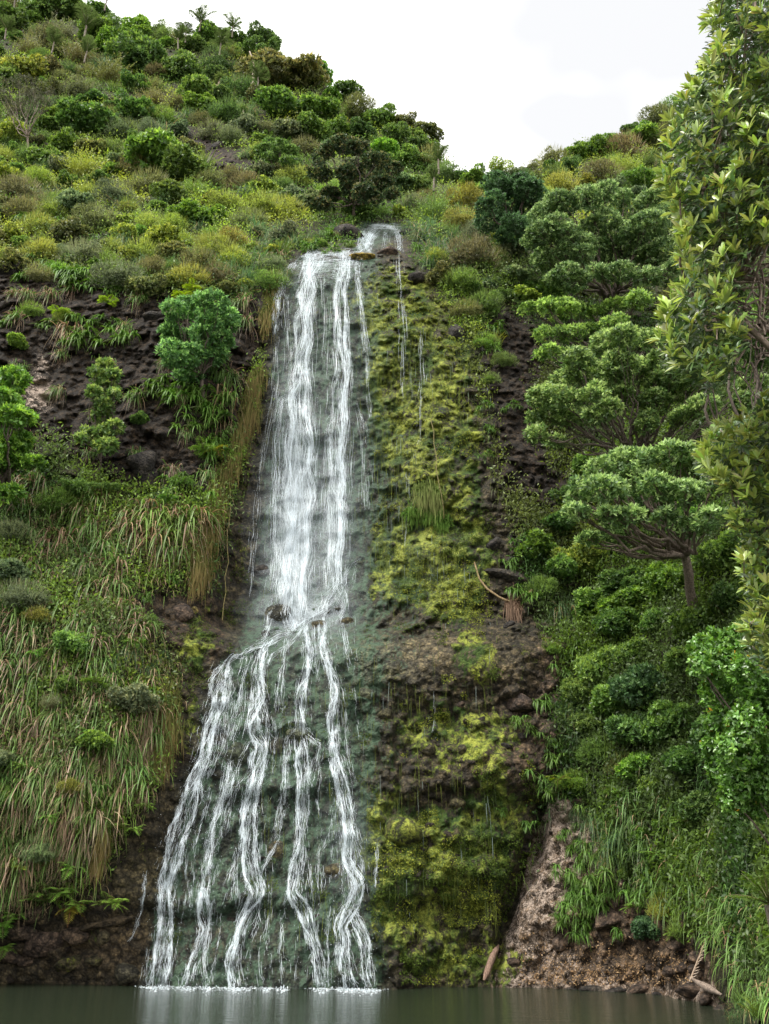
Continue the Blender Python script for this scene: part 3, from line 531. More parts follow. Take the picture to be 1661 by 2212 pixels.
def fall_mat():
    m, t = mat_new('falling_water'); N = t.nodes; Lk = t.links
    def nn(ty, **k):
        x = N.new(ty)
        for a, b in k.items(): setattr(x, a, b)
        return x
    def math_(op, A, B=None):
        x = nn('ShaderNodeMath', operation=op)
        for i, s_ in enumerate((A, B)):
            if s_ is None: continue
            if isinstance(s_, (int, float)): x.inputs[i].default_value = s_
            else: Lk.new(s_, x.inputs[i])
        return x.outputs[0]
    o = nn('ShaderNodeOutputMaterial'); fl = nn('ShaderNodeAttribute', attribute_name='flowpos'); dn = nn('ShaderNodeAttribute', attribute_name='amount')
    def noise(sx, sz, det, rough, dist=0):
        mp = nn('ShaderNodeMapping'); mp.inputs['Scale'].default_value = (sx, sz, 1); Lk.new(fl.outputs['Vector'], mp.inputs[0])
        x = nn('ShaderNodeTexNoise'); x.inputs['Scale'].default_value = 1; x.inputs['Detail'].default_value = det; x.inputs['Roughness'].default_value = rough; x.inputs['Distortion'].default_value = dist
        Lk.new(mp.outputs[0], x.inputs['Vector']); return x.outputs['Fac']
    n = math_('ADD', math_('MULTIPLY', noise(9, .9, 6, .65, .3), .5), math_('MULTIPLY', noise(26, 5.5, 5, .75), .5))
    mr = nn('ShaderNodeMapRange', interpolation_type='SMOOTHSTEP'); Lk.new(n, mr.inputs[0])
    th = math_('SUBTRACT', .625, math_('MULTIPLY', dn.outputs['Fac'], .27)); Lk.new(th, mr.inputs[1]); Lk.new(math_('ADD', th, .21), mr.inputs[2])
    ms = nn('ShaderNodeAttribute', attribute_name='mist'); alpha = math_('MAXIMUM', mr.outputs[0], math_('MULTIPLY', ms.outputs['Fac'], math_('ADD', .15, math_('MULTIPLY', math_('SUBTRACT', noise(34, 9, 4, .8), .25), 3.2))))
    mr.inputs[4].default_value = .84
    d = nn('ShaderNodeBsdfPrincipled'); d.inputs['Base Color'].default_value = (.70, .78, .83, 1); d.inputs['Roughness'].default_value = .4
    b = nn('ShaderNodeBump'); b.inputs['Strength'].default_value = .6; b.inputs['Distance'].default_value = .08; Lk.new(n, b.inputs['Height']); Lk.new(b.outputs[0], d.inputs['Normal'])
    tl = nn('ShaderNodeBsdfTranslucent'); tl.inputs['Color'].default_value = (.70, .78, .83, 1); m1 = nn('ShaderNodeMixShader'); m1.inputs[0].default_value = .3; Lk.new(d.outputs[0], m1.inputs[1]); Lk.new(tl.outputs[0], m1.inputs[2])
    tr = nn('ShaderNodeBsdfTransparent'); m2 = nn('ShaderNodeMixShader'); Lk.new(alpha, m2.inputs[0]); Lk.new(tr.outputs[0], m2.inputs[1]); Lk.new(m1.outputs[0], m2.inputs[2]); Lk.new(m2.outputs[0], o.inputs['Surface'])
    return m
flow = np.stack([fu, fv, np.zeros_like(fu)], -1)
me = make_mesh('waterfall', Vw.reshape(-1, 3)[used], rem[Qw], fall_mat(), {'flowpos': flow.reshape(-1, 3)[used], 'amount': np.clip(dens, 0, 1.1).ravel()[used], 'mist': np.clip(mist, 0, .6).ravel()[used]}, True)
wf = bpy.data.objects.new('waterfall', me); COL.objects.link(wf); tag(wf, 'white waterfall spreading into a fan of streams down the cliff', 'waterfall', kind='structure')
M_SPRAY, t_ = mat_new('white_water'); _o = t_.nodes.new('ShaderNodeOutputMaterial'); _p = t_.nodes.new('ShaderNodeBsdfPrincipled'); _p.inputs['Base Color'].default_value = (.74, .81, .86, 1); _p.inputs['Roughness'].default_value = .35
_t = t_.nodes.new('ShaderNodeBsdfTranslucent'); _t.inputs['Color'].default_value = (.74, .81, .86, 1); _m = t_.nodes.new('ShaderNodeMixShader'); _m.inputs[0].default_value = .35
t_.links.new(_p.outputs[0], _m.inputs[1]); t_.links.new(_t.outputs[0], _m.inputs[2]); t_.links.new(_m.outputs[0], _o.inputs[0])
s = Soup()
for kd, pts, hw, st in STREAMS:
    r = resample(pts, 2.0); n = int(len(r) * hw * st * (.27 if kd in ('fan', 'ledge', 'lip', 'upper', 'arch') else .15))
    if st < .65: n = int(n * .5)
    if kd == 'ledge': n = int(n * .45)
    if n < 2: continue
    i = rng.integers(0, len(r), n); ln = rng.integers(3, 16, n) * (2 if kd in ('left', 'right', 'thin') else 1); i = np.where((i + ln > len(r) - 1) & (rng.random(n) < .75), rng.integers(0, max(1, len(r) - 16), n), i); j = np.minimum(i + ln, len(r) - 1); mdl = (i + j) // 2
    lat = rng.normal(size=n) * hw * .52; o_ = .16 + np.abs(rng.normal(size=n)) * .10 + (.3 if kd in ('left', 'right') else 0)
    tg = nrm(r[np.minimum(i + 2, len(r) - 1)] - r[np.maximum(i - 2, 0)]); nl = np.stack([-tg[:, 1], tg[:, 0]], -1)
    k0 = r[i] + nl * lat[:, None]; k1 = r[mdl] + nl * (lat * 1.03 + rng.normal(size=n) * .8)[:, None]; k2 = r[j] + nl * (lat * 1.06 + rng.normal(size=n) * 1.5)[:, None]
    A = [surf(k[:, 0], k[:, 1], o_) for k in (k0, k1, k2)]; ww = rng.uniform(.0012, .0042, n)[:, None] * (1.2 if st > .8 else .8)
    sd = nrm(np.cross(A[2] - A[0], np.array([0, 1.0, 0]) + .3 * rand_dir(n)))
    v = np.stack([A[0] - sd * ww * .4, A[0] + sd * ww * .4, A[1] - sd * ww, A[1] + sd * ww, A[2] - sd * ww * .3, A[2] + sd * ww * .3], 1)
    q = (np.arange(n) * 6)[:, None, None] + np.array([[0, 1, 3, 2], [2, 3, 5, 4]])[None]; s.add(v, q, (1, 1, 1))
    nd = int(n * .9); i = rng.integers(0, len(r), nd); c = r[i] + rng.normal(size=(nd, 2)) * hw * [1.0, .6]
    c3 = surf(c[:, 0], c[:, 1], .15 + np.abs(rng.normal(size=nd)) * .25); leaves(s, c3, rand_dir(nd) + [0, 0, -1.0], rng.uniform(.010, .034, nd), rng.uniform(.005, .014, nd), (1, 1, 1))
s.build('water_strands', M_SPRAY, wf)
# foam where the streams meet the pool
s = Soup()
for cx, hw in ((340, 34), (400, 26), (447, 16), (508, 44), (610, 14), (694, 20), (745, 24), (775, 36), (803, 24), (575, 12)):
    n = int(hw * 11); px = cx + rng.normal(size=n) * hw * .55; Y = 25.0 - np.abs(rng.normal(size=n)) * .35 + .25
    px = np.clip(px, cx - 2 * hw, cx + 2 * hw); Yb = surf(px, np.full(n, 2136.0))[:, 1]
    Y = np.minimum(Yb, 25.6) - np.abs(rng.normal(size=n)) * .7 * np.exp(-((px - cx) / hw) ** 2) - .02
    X = (px - 830.5) / 2212 / (FOC * CP + SP * .47) * Y
    c = np.stack([X, Y, rng.uniform(.003, .035, n)], -1); leaves(s, c, rand_dir(n) * [1, .6, .35], rng.uniform(.02, .08, n), rng.uniform(.012, .035, n), (1, 1, 1), nn=np.tile([0, 0, 1.0], (n, 1)) + rand_dir(n) * .5)
s.build('foam', M_SPRAY, wf)
# ------------------------------------------------------------------ where plants stand, in words
def region(px, py):
    if py < 130 and px < 640: return 'along the left hill skyline'
    if px > 960 and py < 400 and px < 1500: return 'on the right skyline'
    if px < 300 and py < 300: return 'high at the far left'
    if 300 <= px < 640 and py < 260: return 'just under the left hill crest'
    if 640 <= px < 990 and py < 330: return 'on the ridge left of the notch'
    if px < 340 and py < 420: return 'halfway up the left hill'
    if 340 <= px < 640 and py < 420: return 'around the bare scarp, left hill'
    if 640 <= px < 900 and py < 480: return 'on the slope above the top cascade'
    if px < 300 and py < 620: return 'above the dark left cliff'
    if 300 <= px < 760 and py < 620: return 'left of the lip of the falls'
    if 860 <= px < 1150 and py < 640: return 'right of the lip of the falls'
    if px >= 1100 and py < 660: return 'among crowns on the right hill'
    if px < 560 and py < 1000: return 'on the dark left cliff'
    if px < 560 and py < 1300: return 'under the dark left cliff'
    if px < 560 and py < 1720: return 'on the middle of the left bank'
    if px < 560: return 'low on the left bank'
    if 900 <= px < 1240 and py < 1100: return 'on soil right of the moss'
    if 900 <= px < 1260 and py < 1760: return 'at the wet rock\'s right edge'
    if px >= 1240 and py < 1300: return 'among the spreading trees at right'
    if px >= 1200 and py < 1780: return 'below the spreading trees at right'
    if px >= 1200 and py < 2010: return 'on the bank above the pink rock'
    if px >= 1080: return 'on the lower right bank'
    return 'on rock beside the falls'
def reg(o, look, px, py, cat, group, own=None):
    REG.append((o, look, float(px), float(py), cat, group, own))
ORD = ['', '1st', '2nd', '3rd'] + ['%dth' % i for i in range(4, 20)] + ['20th', '21st', '22nd', '23rd'] + ['%dth' % i for i in range(24, 60)]
def finish_labels():
    bk = {}
    for e in REG:
        if e[6]: tag(e[0], e[6], e[4], e[5]); continue
        bk.setdefault((e[1], region(e[2], e[3])), []).append(e)
    for (look, rg), es in bk.items():
        if len(es) == 1:
            tag(es[0][0], look + ' ' + rg, es[0][4], es[0][5]); continue
        if len(es) <= 5:
            es.sort(key=lambda e: e[2])
            for i, e in enumerate(es):
                w_ = 'leftmost' if i == 0 else 'rightmost' if i == len(es) - 1 else ORD[i + 1] + ' from left'
                tag(e[0], look + ' ' + rg + ', ' + w_, e[4], e[5])
            continue
        es.sort(key=lambda e: e[3]); nrow = max(2, round(math.sqrt(len(es)) * .8)); per = math.ceil(len(es) / nrow)
        for r_ in range(nrow):
            row = sorted(es[r_ * per:(r_ + 1) * per], key=lambda e: e[2])
            for i, e in enumerate(row):
                tag(e[0], look + ' ' + rg + ', row ' + str(r_ + 1) + ', ' + ORD[i + 1] + ' from left', e[4], e[5])
def copy_thing(o, loc, scale, rotz, color=None, tilt=(0, 0)):
    c = o.copy(); COL.objects.link(c); c.location = loc; c.scale = scale if hasattr(scale, '__len__') else (scale,) * 3; c.rotation_euler = (tilt[0], tilt[1], rotz); c.hide_render = False
    if color is not None and o.type == 'MESH': c.color = (*color, 1)
    for ch in o.children:
        d = ch.copy(); COL.objects.link(d); d.parent = c; d.hide_render = False
        if color is not None and ch.get('tint'): d.color = (*color, 1)
    return c
PROTO = []
def proto(o):
    PROTO.append(o); return o
def drop_protos():
    for o in PROTO:
        for ch in list(o.children): bpy.data.objects.remove(ch)
        bpy.data.objects.remove(o)
def shade(n, lo=.65, hi=1.3): return rng.uniform(lo, hi, n)[:, None]

# ------------------------------------------------------------------ shrubs (1 m radius, tinted per copy)
def lobes_in(n, rx, ry, rz, r0, r1, up=0.0):
    out_ = []
    for _ in range(n):
        d = rand_dir(1)[0]; d[2] = abs(d[2]) * (1 - up) + up * rng.random(); k = rng.uniform(.35, 1.0)
        out_.append((d * [rx * k, ry * k, rz * k], rng.uniform(r0, r1)))
    return out_
def crown(s, lobes, dens, L, W, tip=(1.5, 1.45, 1.25), old=(.62, .72, .62), squash=.8, upbias=.45, cnt=6, light=.5, inner=.3, spread=.75):
    """leaf rosettes over the shells of the lobes; young rosettes pale, old leaves dark"""
    C_ = np.array([l[0] for l in lobes], float); Rr = np.array([l[1] for l in lobes])
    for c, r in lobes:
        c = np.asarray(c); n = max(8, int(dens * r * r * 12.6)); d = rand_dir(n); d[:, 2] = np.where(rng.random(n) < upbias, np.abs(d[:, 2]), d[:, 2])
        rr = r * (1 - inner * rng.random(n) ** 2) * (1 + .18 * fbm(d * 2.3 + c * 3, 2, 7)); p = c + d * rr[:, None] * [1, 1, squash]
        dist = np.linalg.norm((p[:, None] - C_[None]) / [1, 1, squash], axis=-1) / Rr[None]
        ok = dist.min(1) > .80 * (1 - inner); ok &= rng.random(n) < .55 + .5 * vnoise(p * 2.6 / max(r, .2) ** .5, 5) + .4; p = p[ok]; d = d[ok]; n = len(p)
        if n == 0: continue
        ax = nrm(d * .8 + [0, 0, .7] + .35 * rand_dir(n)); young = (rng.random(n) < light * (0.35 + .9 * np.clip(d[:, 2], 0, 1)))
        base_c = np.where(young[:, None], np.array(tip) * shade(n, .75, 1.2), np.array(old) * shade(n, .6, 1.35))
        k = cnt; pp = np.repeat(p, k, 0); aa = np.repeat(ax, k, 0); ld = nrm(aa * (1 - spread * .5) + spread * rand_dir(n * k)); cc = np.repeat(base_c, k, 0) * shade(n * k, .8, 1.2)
        leaves(s, pp, ld, L * rng.uniform(.6, 1.25, n * k), W * rng.uniform(.7, 1.2, n * k), cc, nn=aa + .5 * rand_dir(n * k), fold=.15)
SHR = {}
def mk_shrub(name, n, kinds):
    SHR[name] = []
    for i in range(n):
        s = Soup(); kinds(s, i); SHR[name].append(proto(s.build('shrub', M_LEAF)))
def k_broad(s, i):  # leaves in clumped lobes
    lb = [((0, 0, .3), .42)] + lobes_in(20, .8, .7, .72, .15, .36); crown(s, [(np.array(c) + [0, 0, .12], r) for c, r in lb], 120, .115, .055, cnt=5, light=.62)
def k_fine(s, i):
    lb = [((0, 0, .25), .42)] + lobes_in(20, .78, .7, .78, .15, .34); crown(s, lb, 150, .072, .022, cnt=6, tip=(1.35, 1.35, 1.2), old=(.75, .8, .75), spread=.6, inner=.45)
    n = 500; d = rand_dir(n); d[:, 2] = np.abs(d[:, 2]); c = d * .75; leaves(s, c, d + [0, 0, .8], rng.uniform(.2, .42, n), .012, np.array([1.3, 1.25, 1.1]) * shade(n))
def k_flat(s, i):
    lb = []
    for _ in range(15):
        a = rng.uniform(0, 2 * PI); r = rng.uniform(0, .75); lb.append(((math.cos(a) * r, math.sin(a) * r, .55 - .25 * r * r + rng.uniform(-.06, .06)), rng.uniform(.2, .32)))
    crown(s, lb, 150, .08, .022, cnt=6, squash=.55, tip=(1.3, 1.3, 1.1), inner=.5, spread=.6)
    for _ in range(7):
        a = rng.uniform(0, 2 * PI); r = rng.uniform(.2, .6); tube(s, crooked((0, 0, -.3), (math.cos(a) * r, math.sin(a) * r, .45)), np.linspace(.03, .012, 7), (.9, .75, .65), 5)
def k_wisp(s, i):
    n = 260; a = rand_dir(n); a[:, 2] = np.abs(a[:, 2]) + .5; a = nrm(a); b = rng.normal(size=(n, 3)) * [.22, .22, .05]
    L_ = rng.uniform(.5, 1.15, n)
    blades(s, b, a, L_, .012, .15, np.array([.8, .7, .55]), np.array([.9, .9, .7]))
    for t in np.linspace(.3, 1, 12):
        p = b + a * (L_ * t)[:, None] * .96; leaves(s, p, a + rand_dir(n) * .9, rng.uniform(.06, .13, n), .035, np.array([1.2, 1.2, 1.0]) * shade(n))
mk_shrub('broad', 4, k_broad); mk_shrub('fine', 3, k_fine); mk_shrub('flat', 2, k_flat); mk_shrub('wisp', 2, k_wisp)
TINT = {'dark green': (.085, .15, .042), 'mid green': (.135, .215, .055), 'bright green': (.15, .25, .05), 'yellow-green': (.24, .29, .065), 'olive': (.145, .155, .06), 'grey-green': (.145, .18, .095), 'brown-olive': (.165, .15, .07), 'silver-green': (.15, .21, .11), 'golden': (.24, .24, .06), 'deep blue-green': (.06, .11, .05)}
KINDN = {'broad': 'leafy shrub', 'fine': 'fine-leaved bush', 'flat': 'flat-topped bush', 'wisp': 'twiggy bush'}
TALL = {'fine': 1.0, 'broad': 1.0, 'flat': .9, 'wisp': 1.0}
def shrub(px, py, r, kind, tint, own=None, sz=1.0, sink=.35):
    p = surf(px, py + r * .25); m = mpp(px, py, p[1]); rad = r * m
    tc_ = np.array(TINT[tint]) * rng.uniform(.85, 1.2) * rng.uniform(.92, 1.08, 3)
    pr = SHR[kind][rng.integers(len(SHR[kind]))]
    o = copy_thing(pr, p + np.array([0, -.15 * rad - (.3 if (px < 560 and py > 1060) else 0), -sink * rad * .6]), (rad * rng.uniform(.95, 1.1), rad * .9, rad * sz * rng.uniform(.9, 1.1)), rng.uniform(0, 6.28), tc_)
    o.name = {'broad': 'shrub', 'fine': 'bush', 'flat': 'flat_topped_bush', 'wisp': 'twiggy_bush'}[kind]
    big = 'large ' if r > 72 else 'small ' if r < 36 else ''
    reg(o, big + tint + ' ' + KINDN[kind], px, py, 'shrub' if kind == 'broad' else 'bush', tint + ' ' + KINDN[kind] + 'es' if KINDN[kind].endswith('h') else tint + ' ' + KINDN[kind] + 's', own)
    return o
H1 = [(15, 45, 40, 'broad', 'dark green'), (100, 22, 45, 'broad', 'mid green'), (165, 24, 38, 'broad', 'mid green'), (222, 34, 30, 'broad', 'dark green'), (250, 58, 26, 'fine', 'mid green'), (300, 62, 32, 'broad', 'bright green'), (345, 70, 28, 'fine', 'mid green'),
 (450, 78, 34, 'broad', 'bright green'), (500, 92, 32, 'broad', 'mid green'), (562, 100, 44, 'broad', 'dark green'), (280, 118, 62, 'broad', 'mid green'), (310, 135, 58, 'broad', 'dark green'), (240, 105, 40, 'broad', 'bright green'), (395, 155, 48, 'broad', 'mid green'), (55, 158, 52, 'broad', 'yellow-green'), (15, 175, 40, 'broad', 'mid green'),
 (340, 162, 24, 'fine', 'brown-olive'), (105, 95, 40, 'fine', 'olive'), (140, 75, 32, 'wisp', 'grey-green'), (420, 205, 46, 'broad', 'mid green'), (436, 232, 38, 'broad', 'bright green'), (600, 165, 62, 'broad', 'olive'), (665, 172, 55, 'broad', 'olive'), (690, 155, 32, 'broad', 'bright green'), (615, 235, 48, 'broad', 'mid green'), (700, 242, 50, 'broad', 'mid green'),
 (675, 285, 44, 'broad', 'mid green'), (778, 245, 42, 'fine', 'olive'), (745, 200, 34, 'broad', 'dark green'), (780, 285, 32, 'broad', 'dark green'), (820, 262, 38, 'broad', 'mid green'), (175, 265, 58, 'broad', 'dark green'), (282, 250, 52, 'broad', 'dark green'), (140, 318, 42, 'broad', 'bright green'), (190, 325, 38, 'broad', 'olive'), (272, 285, 36, 'fine', 'grey-green'),
 (352, 345, 74, 'broad', 'mid green'), (402, 370, 60, 'broad', 'mid green'), (325, 400, 42, 'fine', 'olive'), (385, 285, 30, 'broad', 'silver-green'), (600, 332, 42, 'broad', 'dark green'), (722, 322, 34, 'broad', 'silver-green'), (170, 200, 36, 'fine', 'olive'), (120, 195, 34, 'flat', 'olive'), (15, 382, 34, 'broad', 'yellow-green'), (50, 418, 46, 'fine', 'brown-olive'),
 (25, 515, 34, 'broad', 'yellow-green'), (85, 490, 38, 'fine', 'yellow-green'), (152, 505, 46, 'broad', 'olive'), (90, 545, 38, 'fine', 'yellow-green'), (310, 548, 38, 'fine', 'yellow-green'), (352, 522, 44, 'broad', 'yellow-green'), (502, 520, 34, 'fine', 'golden'), (412, 472, 44, 'broad', 'bright green'), (372, 492, 34, 'fine', 'yellow-green'), (575, 452, 42, 'fine', 'yellow-green'),
 (490, 442, 34, 'fine', 'yellow-green'), (620, 452, 38, 'fine', 'yellow-green'), (672, 442, 38, 'broad', 'grey-green'), (382, 425, 38, 'broad', 'mid green'), (250, 425, 42, 'fine', 'grey-green'), (530, 400, 34, 'fine', 'brown-olive'), (455, 395, 32, 'fine', 'olive'), (560, 330, 26, 'fine', 'yellow-green'), (500, 300, 30, 'fine', 'grey-green'), (640, 385, 34, 'fine', 'yellow-green'),
 (430, 660, 30, 'fine', 'olive'), (410, 602, 42, 'fine', 'yellow-green'), (260, 600, 50, 'fine', 'grey-green'), (320, 620, 44, 'broad', 'olive'), (430, 570, 44, 'fine', 'olive'), (510, 560, 34, 'fine', 'yellow-green'), (30, 575, 40, 'broad', 'olive'), (180, 555, 44, 'fine', 'grey-green'), (60, 460, 40, 'fine', 'olive'), (470, 600, 36, 'fine', 'brown-olive'), (210, 480, 44, 'fine', 'olive'), (540, 480, 36, 'fine', 'olive'),
 (850, 300, 34, 'broad', 'mid green'), (880, 350, 40, 'broad', 'mid green'), (860, 400, 38, 'broad', 'silver-green'), (915, 285, 34, 'broad', 'olive'), (930, 350, 38, 'fine', 'olive'), (900, 400, 34, 'broad', 'mid green'), (960, 380, 34, 'fine', 'dark green'), (820, 330, 40, 'broad', 'bright green'), (905, 318, 30, 'broad', 'dark green'), (870, 268, 34, 'broad', 'olive'),
 (1022, 392, 38, 'broad', 'bright green'), (1072, 378, 36, 'flat', 'yellow-green'), (1045, 415, 34, 'broad', 'mid green'), (1232, 368, 32, 'flat', 'dark green', 'dark windblown flat topped bush standing alone on right hill slope'), (1195, 380, 28, 'fine', 'mid green'), (1282, 325, 36, 'broad', 'bright green'), (1240, 335, 30, 'broad', 'bright green'), (1345, 325, 44, 'fine', 'brown-olive'), (1395, 300, 38, 'broad', 'mid green'), (1360, 280, 18, 'broad', 'dark green'),
 (1420, 262, 40, 'fine', 'olive'), (1460, 240, 36, 'fine', 'mid green'), (1380, 400, 56, 'flat', 'bright green', 'broad flat topped green bush over bare brown ground on right hill'), (1265, 395, 24, 'broad', 'golden'), (1006, 440, 44, 'fine', 'golden'), (1000, 480, 38, 'fine', 'golden'), (1012, 560, 58, 'fine', 'brown-olive', 'large brown olive bush just right of the waterfall lip'), (1312, 410, 34, 'broad', 'silver-green'), (1366, 425, 24, 'broad', 'silver-green'),
 (1190, 345, 30, 'fine', 'olive'), (1210, 400, 34, 'fine', 'yellow-green'), (1300, 380, 40, 'fine', 'olive'), (1150, 365, 24, 'fine', 'olive'), (1120, 385, 26, 'flat', 'grey-green'), (1340, 365, 36, 'wisp', 'yellow-green'), (1440, 300, 44, 'fine', 'olive'), (1470, 350, 50, 'fine', 'olive'), (1180, 430, 30, 'fine', 'yellow-green')]
for e in H1: shrub(e[0], e[1], e[2] * 1.4, *e[3:5], own=e[5] if len(e) > 5 else None)
H2 = [  # left cliff and bank
 (40, 742, 28, 'broad', 'bright green'), (172, 1075, 52, 'flat', 'mid green'), (235, 1060, 44, 'flat', 'mid green', 'feathery flat topped green bush below the big dark boulder'), (130, 1090, 40, 'fine', 'bright green'),
 (40, 1160, 44, 'fine', 'grey-green'), (60, 1290, 50, 'fine', 'grey-green'), (30, 1240, 40, 'broad', 'grey-green'), (90, 1335, 28, 'fine', 'golden'), (165, 1395, 40, 'broad', 'mid green'), (288, 1510, 48, 'broad', 'grey-green', 'grey green bush hanging beside the brown moss curtain on left bank'), (120, 1520, 24, 'wisp', 'grey-green'), (15, 1640, 34, 'broad', 'grey-green'), (10, 1720, 34, 'fine', 'bright green'),
 (100, 1830, 46, 'fine', 'silver-green'), (150, 1480, 26, 'broad', 'mid green'), (215, 1600, 34, 'broad', 'bright green'), (160, 1700, 24, 'fine', 'golden'), (70, 670, 24, 'fine', 'bright green'), (140, 690, 26, 'fine', 'yellow-green'), (300, 905, 26, 'broad', 'mid green'), (60, 1000, 40, 'broad', 'bright green'), (470, 770, 26, 'fine', 'olive'),
 # right of the falls
 (990, 612, 44, 'fine', 'mid green'), (940, 560, 30, 'fine', 'yellow-green'), (1045, 660, 44, 'fine', 'mid green'), (1110, 600, 48, 'broad', 'grey-green'), (1065, 560, 36, 'fine', 'olive'), (1005, 670, 34, 'fine', 'olive'), (1050, 740, 30, 'fine', 'bright green'), (1090, 780, 26, 'fine', 'mid green'), (1130, 640, 34, 'broad', 'yellow-green'), (1170, 630, 40, 'broad', 'mid green'), (1060, 820, 22, 'fine', 'mid green'),
 (1160, 1180, 50, 'broad', 'bright green'), (1200, 1130, 44, 'broad', 'dark green'), (1230, 1070, 44, 'broad', 'dark green'), (1210, 1230, 50, 'broad', 'mid green'), (1170, 1270, 36, 'fine', 'mid green'), (1290, 1300, 60, 'broad', 'mid green'), (1370, 1290, 60, 'broad', 'bright green'), (1440, 1260, 60, 'broad', 'bright green'), (1500, 1350, 60, 'broad', 'mid green'), (1330, 1350, 60, 'broad', 'dark green'),
 (1420, 1340, 50, 'broad', 'mid green'), (1250, 1200, 54, 'broad', 'yellow-green', 'yellow green bush under the lowest spreading tree limb'), (1600, 1180, 60, 'broad', 'mid green'), (1580, 1290, 60, 'broad', 'dark green'), (1540, 1210, 60, 'broad', 'mid green'), (1620, 1350, 60, 'broad', 'mid green'), (1330, 1060, 50, 'broad', 'dark green'), (1270, 1010, 46, 'broad', 'mid green'), (1190, 1400, 22, 'fine', 'bright green'),
 (1300, 1440, 62, 'broad', 'mid green'), (1360, 1410, 56, 'broad', 'mid green'), (1250, 1490, 46, 'broad', 'mid green'), (1330, 1510, 66, 'broad', 'mid green'), (1400, 1480, 66, 'broad', 'deep blue-green'), (1270, 1560, 44, 'broad', 'mid green'), (1380, 1570, 66, 'broad', 'dark green'), (1450, 1560, 66, 'broad', 'mid green'), (1300, 1620, 46, 'fine', 'mid green'), (1350, 1650, 44, 'fine', 'olive'), (1390, 1650, 52, 'broad', 'bright green'), (1410, 1700, 40, 'broad', 'bright green'),
 (1480, 1640, 60, 'broad', 'dark green'), (1530, 1740, 56, 'broad', 'dark green'), (1240, 1690, 40, 'fine', 'bright green'), (1330, 1700, 30, 'fine', 'mid green'), (1400, 2000, 44, 'broad', 'deep blue-green', 'low blue green bush beside the pool bank boulders'), (1440, 1960, 40, 'fine', 'yellow-green'), (1390, 1800, 26, 'broad', 'bright green'), (1370, 1840, 24, 'broad', 'bright green'), (1475, 2000, 30, 'fine', 'bright green'),
 (1350, 1260, 60, 'broad', 'dark green'), (1480, 1430, 66, 'broad', 'mid green'), (1560, 1440, 66, 'broad', 'mid green'), (1560, 1600, 80, 'broad', 'dark green'), (1600, 700, 60, 'broad', 'mid green'), (1550, 620, 60, 'broad', 'dark green'), (1480, 640, 50, 'fine', 'olive'), (1500, 1120, 60, 'broad', 'mid green'), (1420, 1080, 50, 'broad', 'dark green')]
for e in H2: shrub(e[0], e[1], e[2] * 1.3, *e[3:5], own=e[5] if len(e) > 5 else None)
# smaller bushes filling the hillside between the ones above
VEGX = lambda px, py: ~(in_poly(px, py, FACE) | in_poly(px, py, PINK) | in_poly(px, py, CLIFF_L) | in_poly(px, py, SCARP) | in_poly(px, py, CLIFF_R) | in_poly(px, py, SOIL_L))
def tint_at(px, py):
    k = rng.random()
    if px > 960: c = ['olive', 'mid green', 'yellow-green', 'grey-green', 'yellow-green'] if py < 480 else ['mid green', 'dark green', 'grey-green', 'bright green']
    elif py < 260: c = ['mid green', 'dark green', 'olive', 'bright green', 'olive']
    elif py < 420: c = ['olive', 'mid green', 'yellow-green', 'grey-green', 'mid green']
    else: c = ['yellow-green', 'bright green', 'grey-green', 'mid green', 'yellow-green', 'olive']
    return c[int(k * len(c))]
k = 0; tries = 0; used_pts = [(e[0], e[1], e[2]) for e in H1 + H2]
while k < 210 and tries < 9000:
    tries += 1; px = rng.uniform(-60, 1560); py = rng.uniform(0, 640); r = rng.uniform(18, 44) * (1.0 if py > 200 else .9)
    if py < ridge(px) + r * .3 or not VEGX(px, py): continue
    if 620 < px < 900 and 470 < py < 700: continue
    if px > 1150 and py > 420: continue
    if any((px - a) ** 2 + (py - b) ** 2 < (.5 * (r + c)) ** 2 for a, b, c in used_pts): continue
    used_pts.append((px, py, r)); shrub(px, py, r * 1.35, ['broad', 'fine', 'broad', 'fine', 'broad', 'wisp'][rng.integers(6)], tint_at(px, py)); k += 1

for e in ((1430, 1800, 30, 'broad', 'bright green'), (1500, 1850, 34, 'broad', 'mid green'), (1380, 1760, 28, 'fine', 'mid green'), (1450, 1900, 26, 'broad', 'dark green'), (1550, 1930, 30, 'fine', 'olive'), (1350, 1900, 24, 'broad', 'bright green'), (1520, 2000, 26, 'broad', 'mid green'), (1600, 1880, 34, 'broad', 'mid green')): shrub(*e, sink=-.6)
x_ = -40.0
while x_ < 1540:                                   # the bushes that draw the skyline
    if not (1000 < x_ < 1120): shrub(x_, float(ridge(x_)) + rng.uniform(2, 14), rng.uniform(20, 40), ['broad', 'fine', 'broad'][rng.integers(3)], ['mid green', 'dark green', 'olive', 'bright green', 'mid green'][rng.integers(5)], sink=.5)
    x_ += rng.uniform(24, 42)
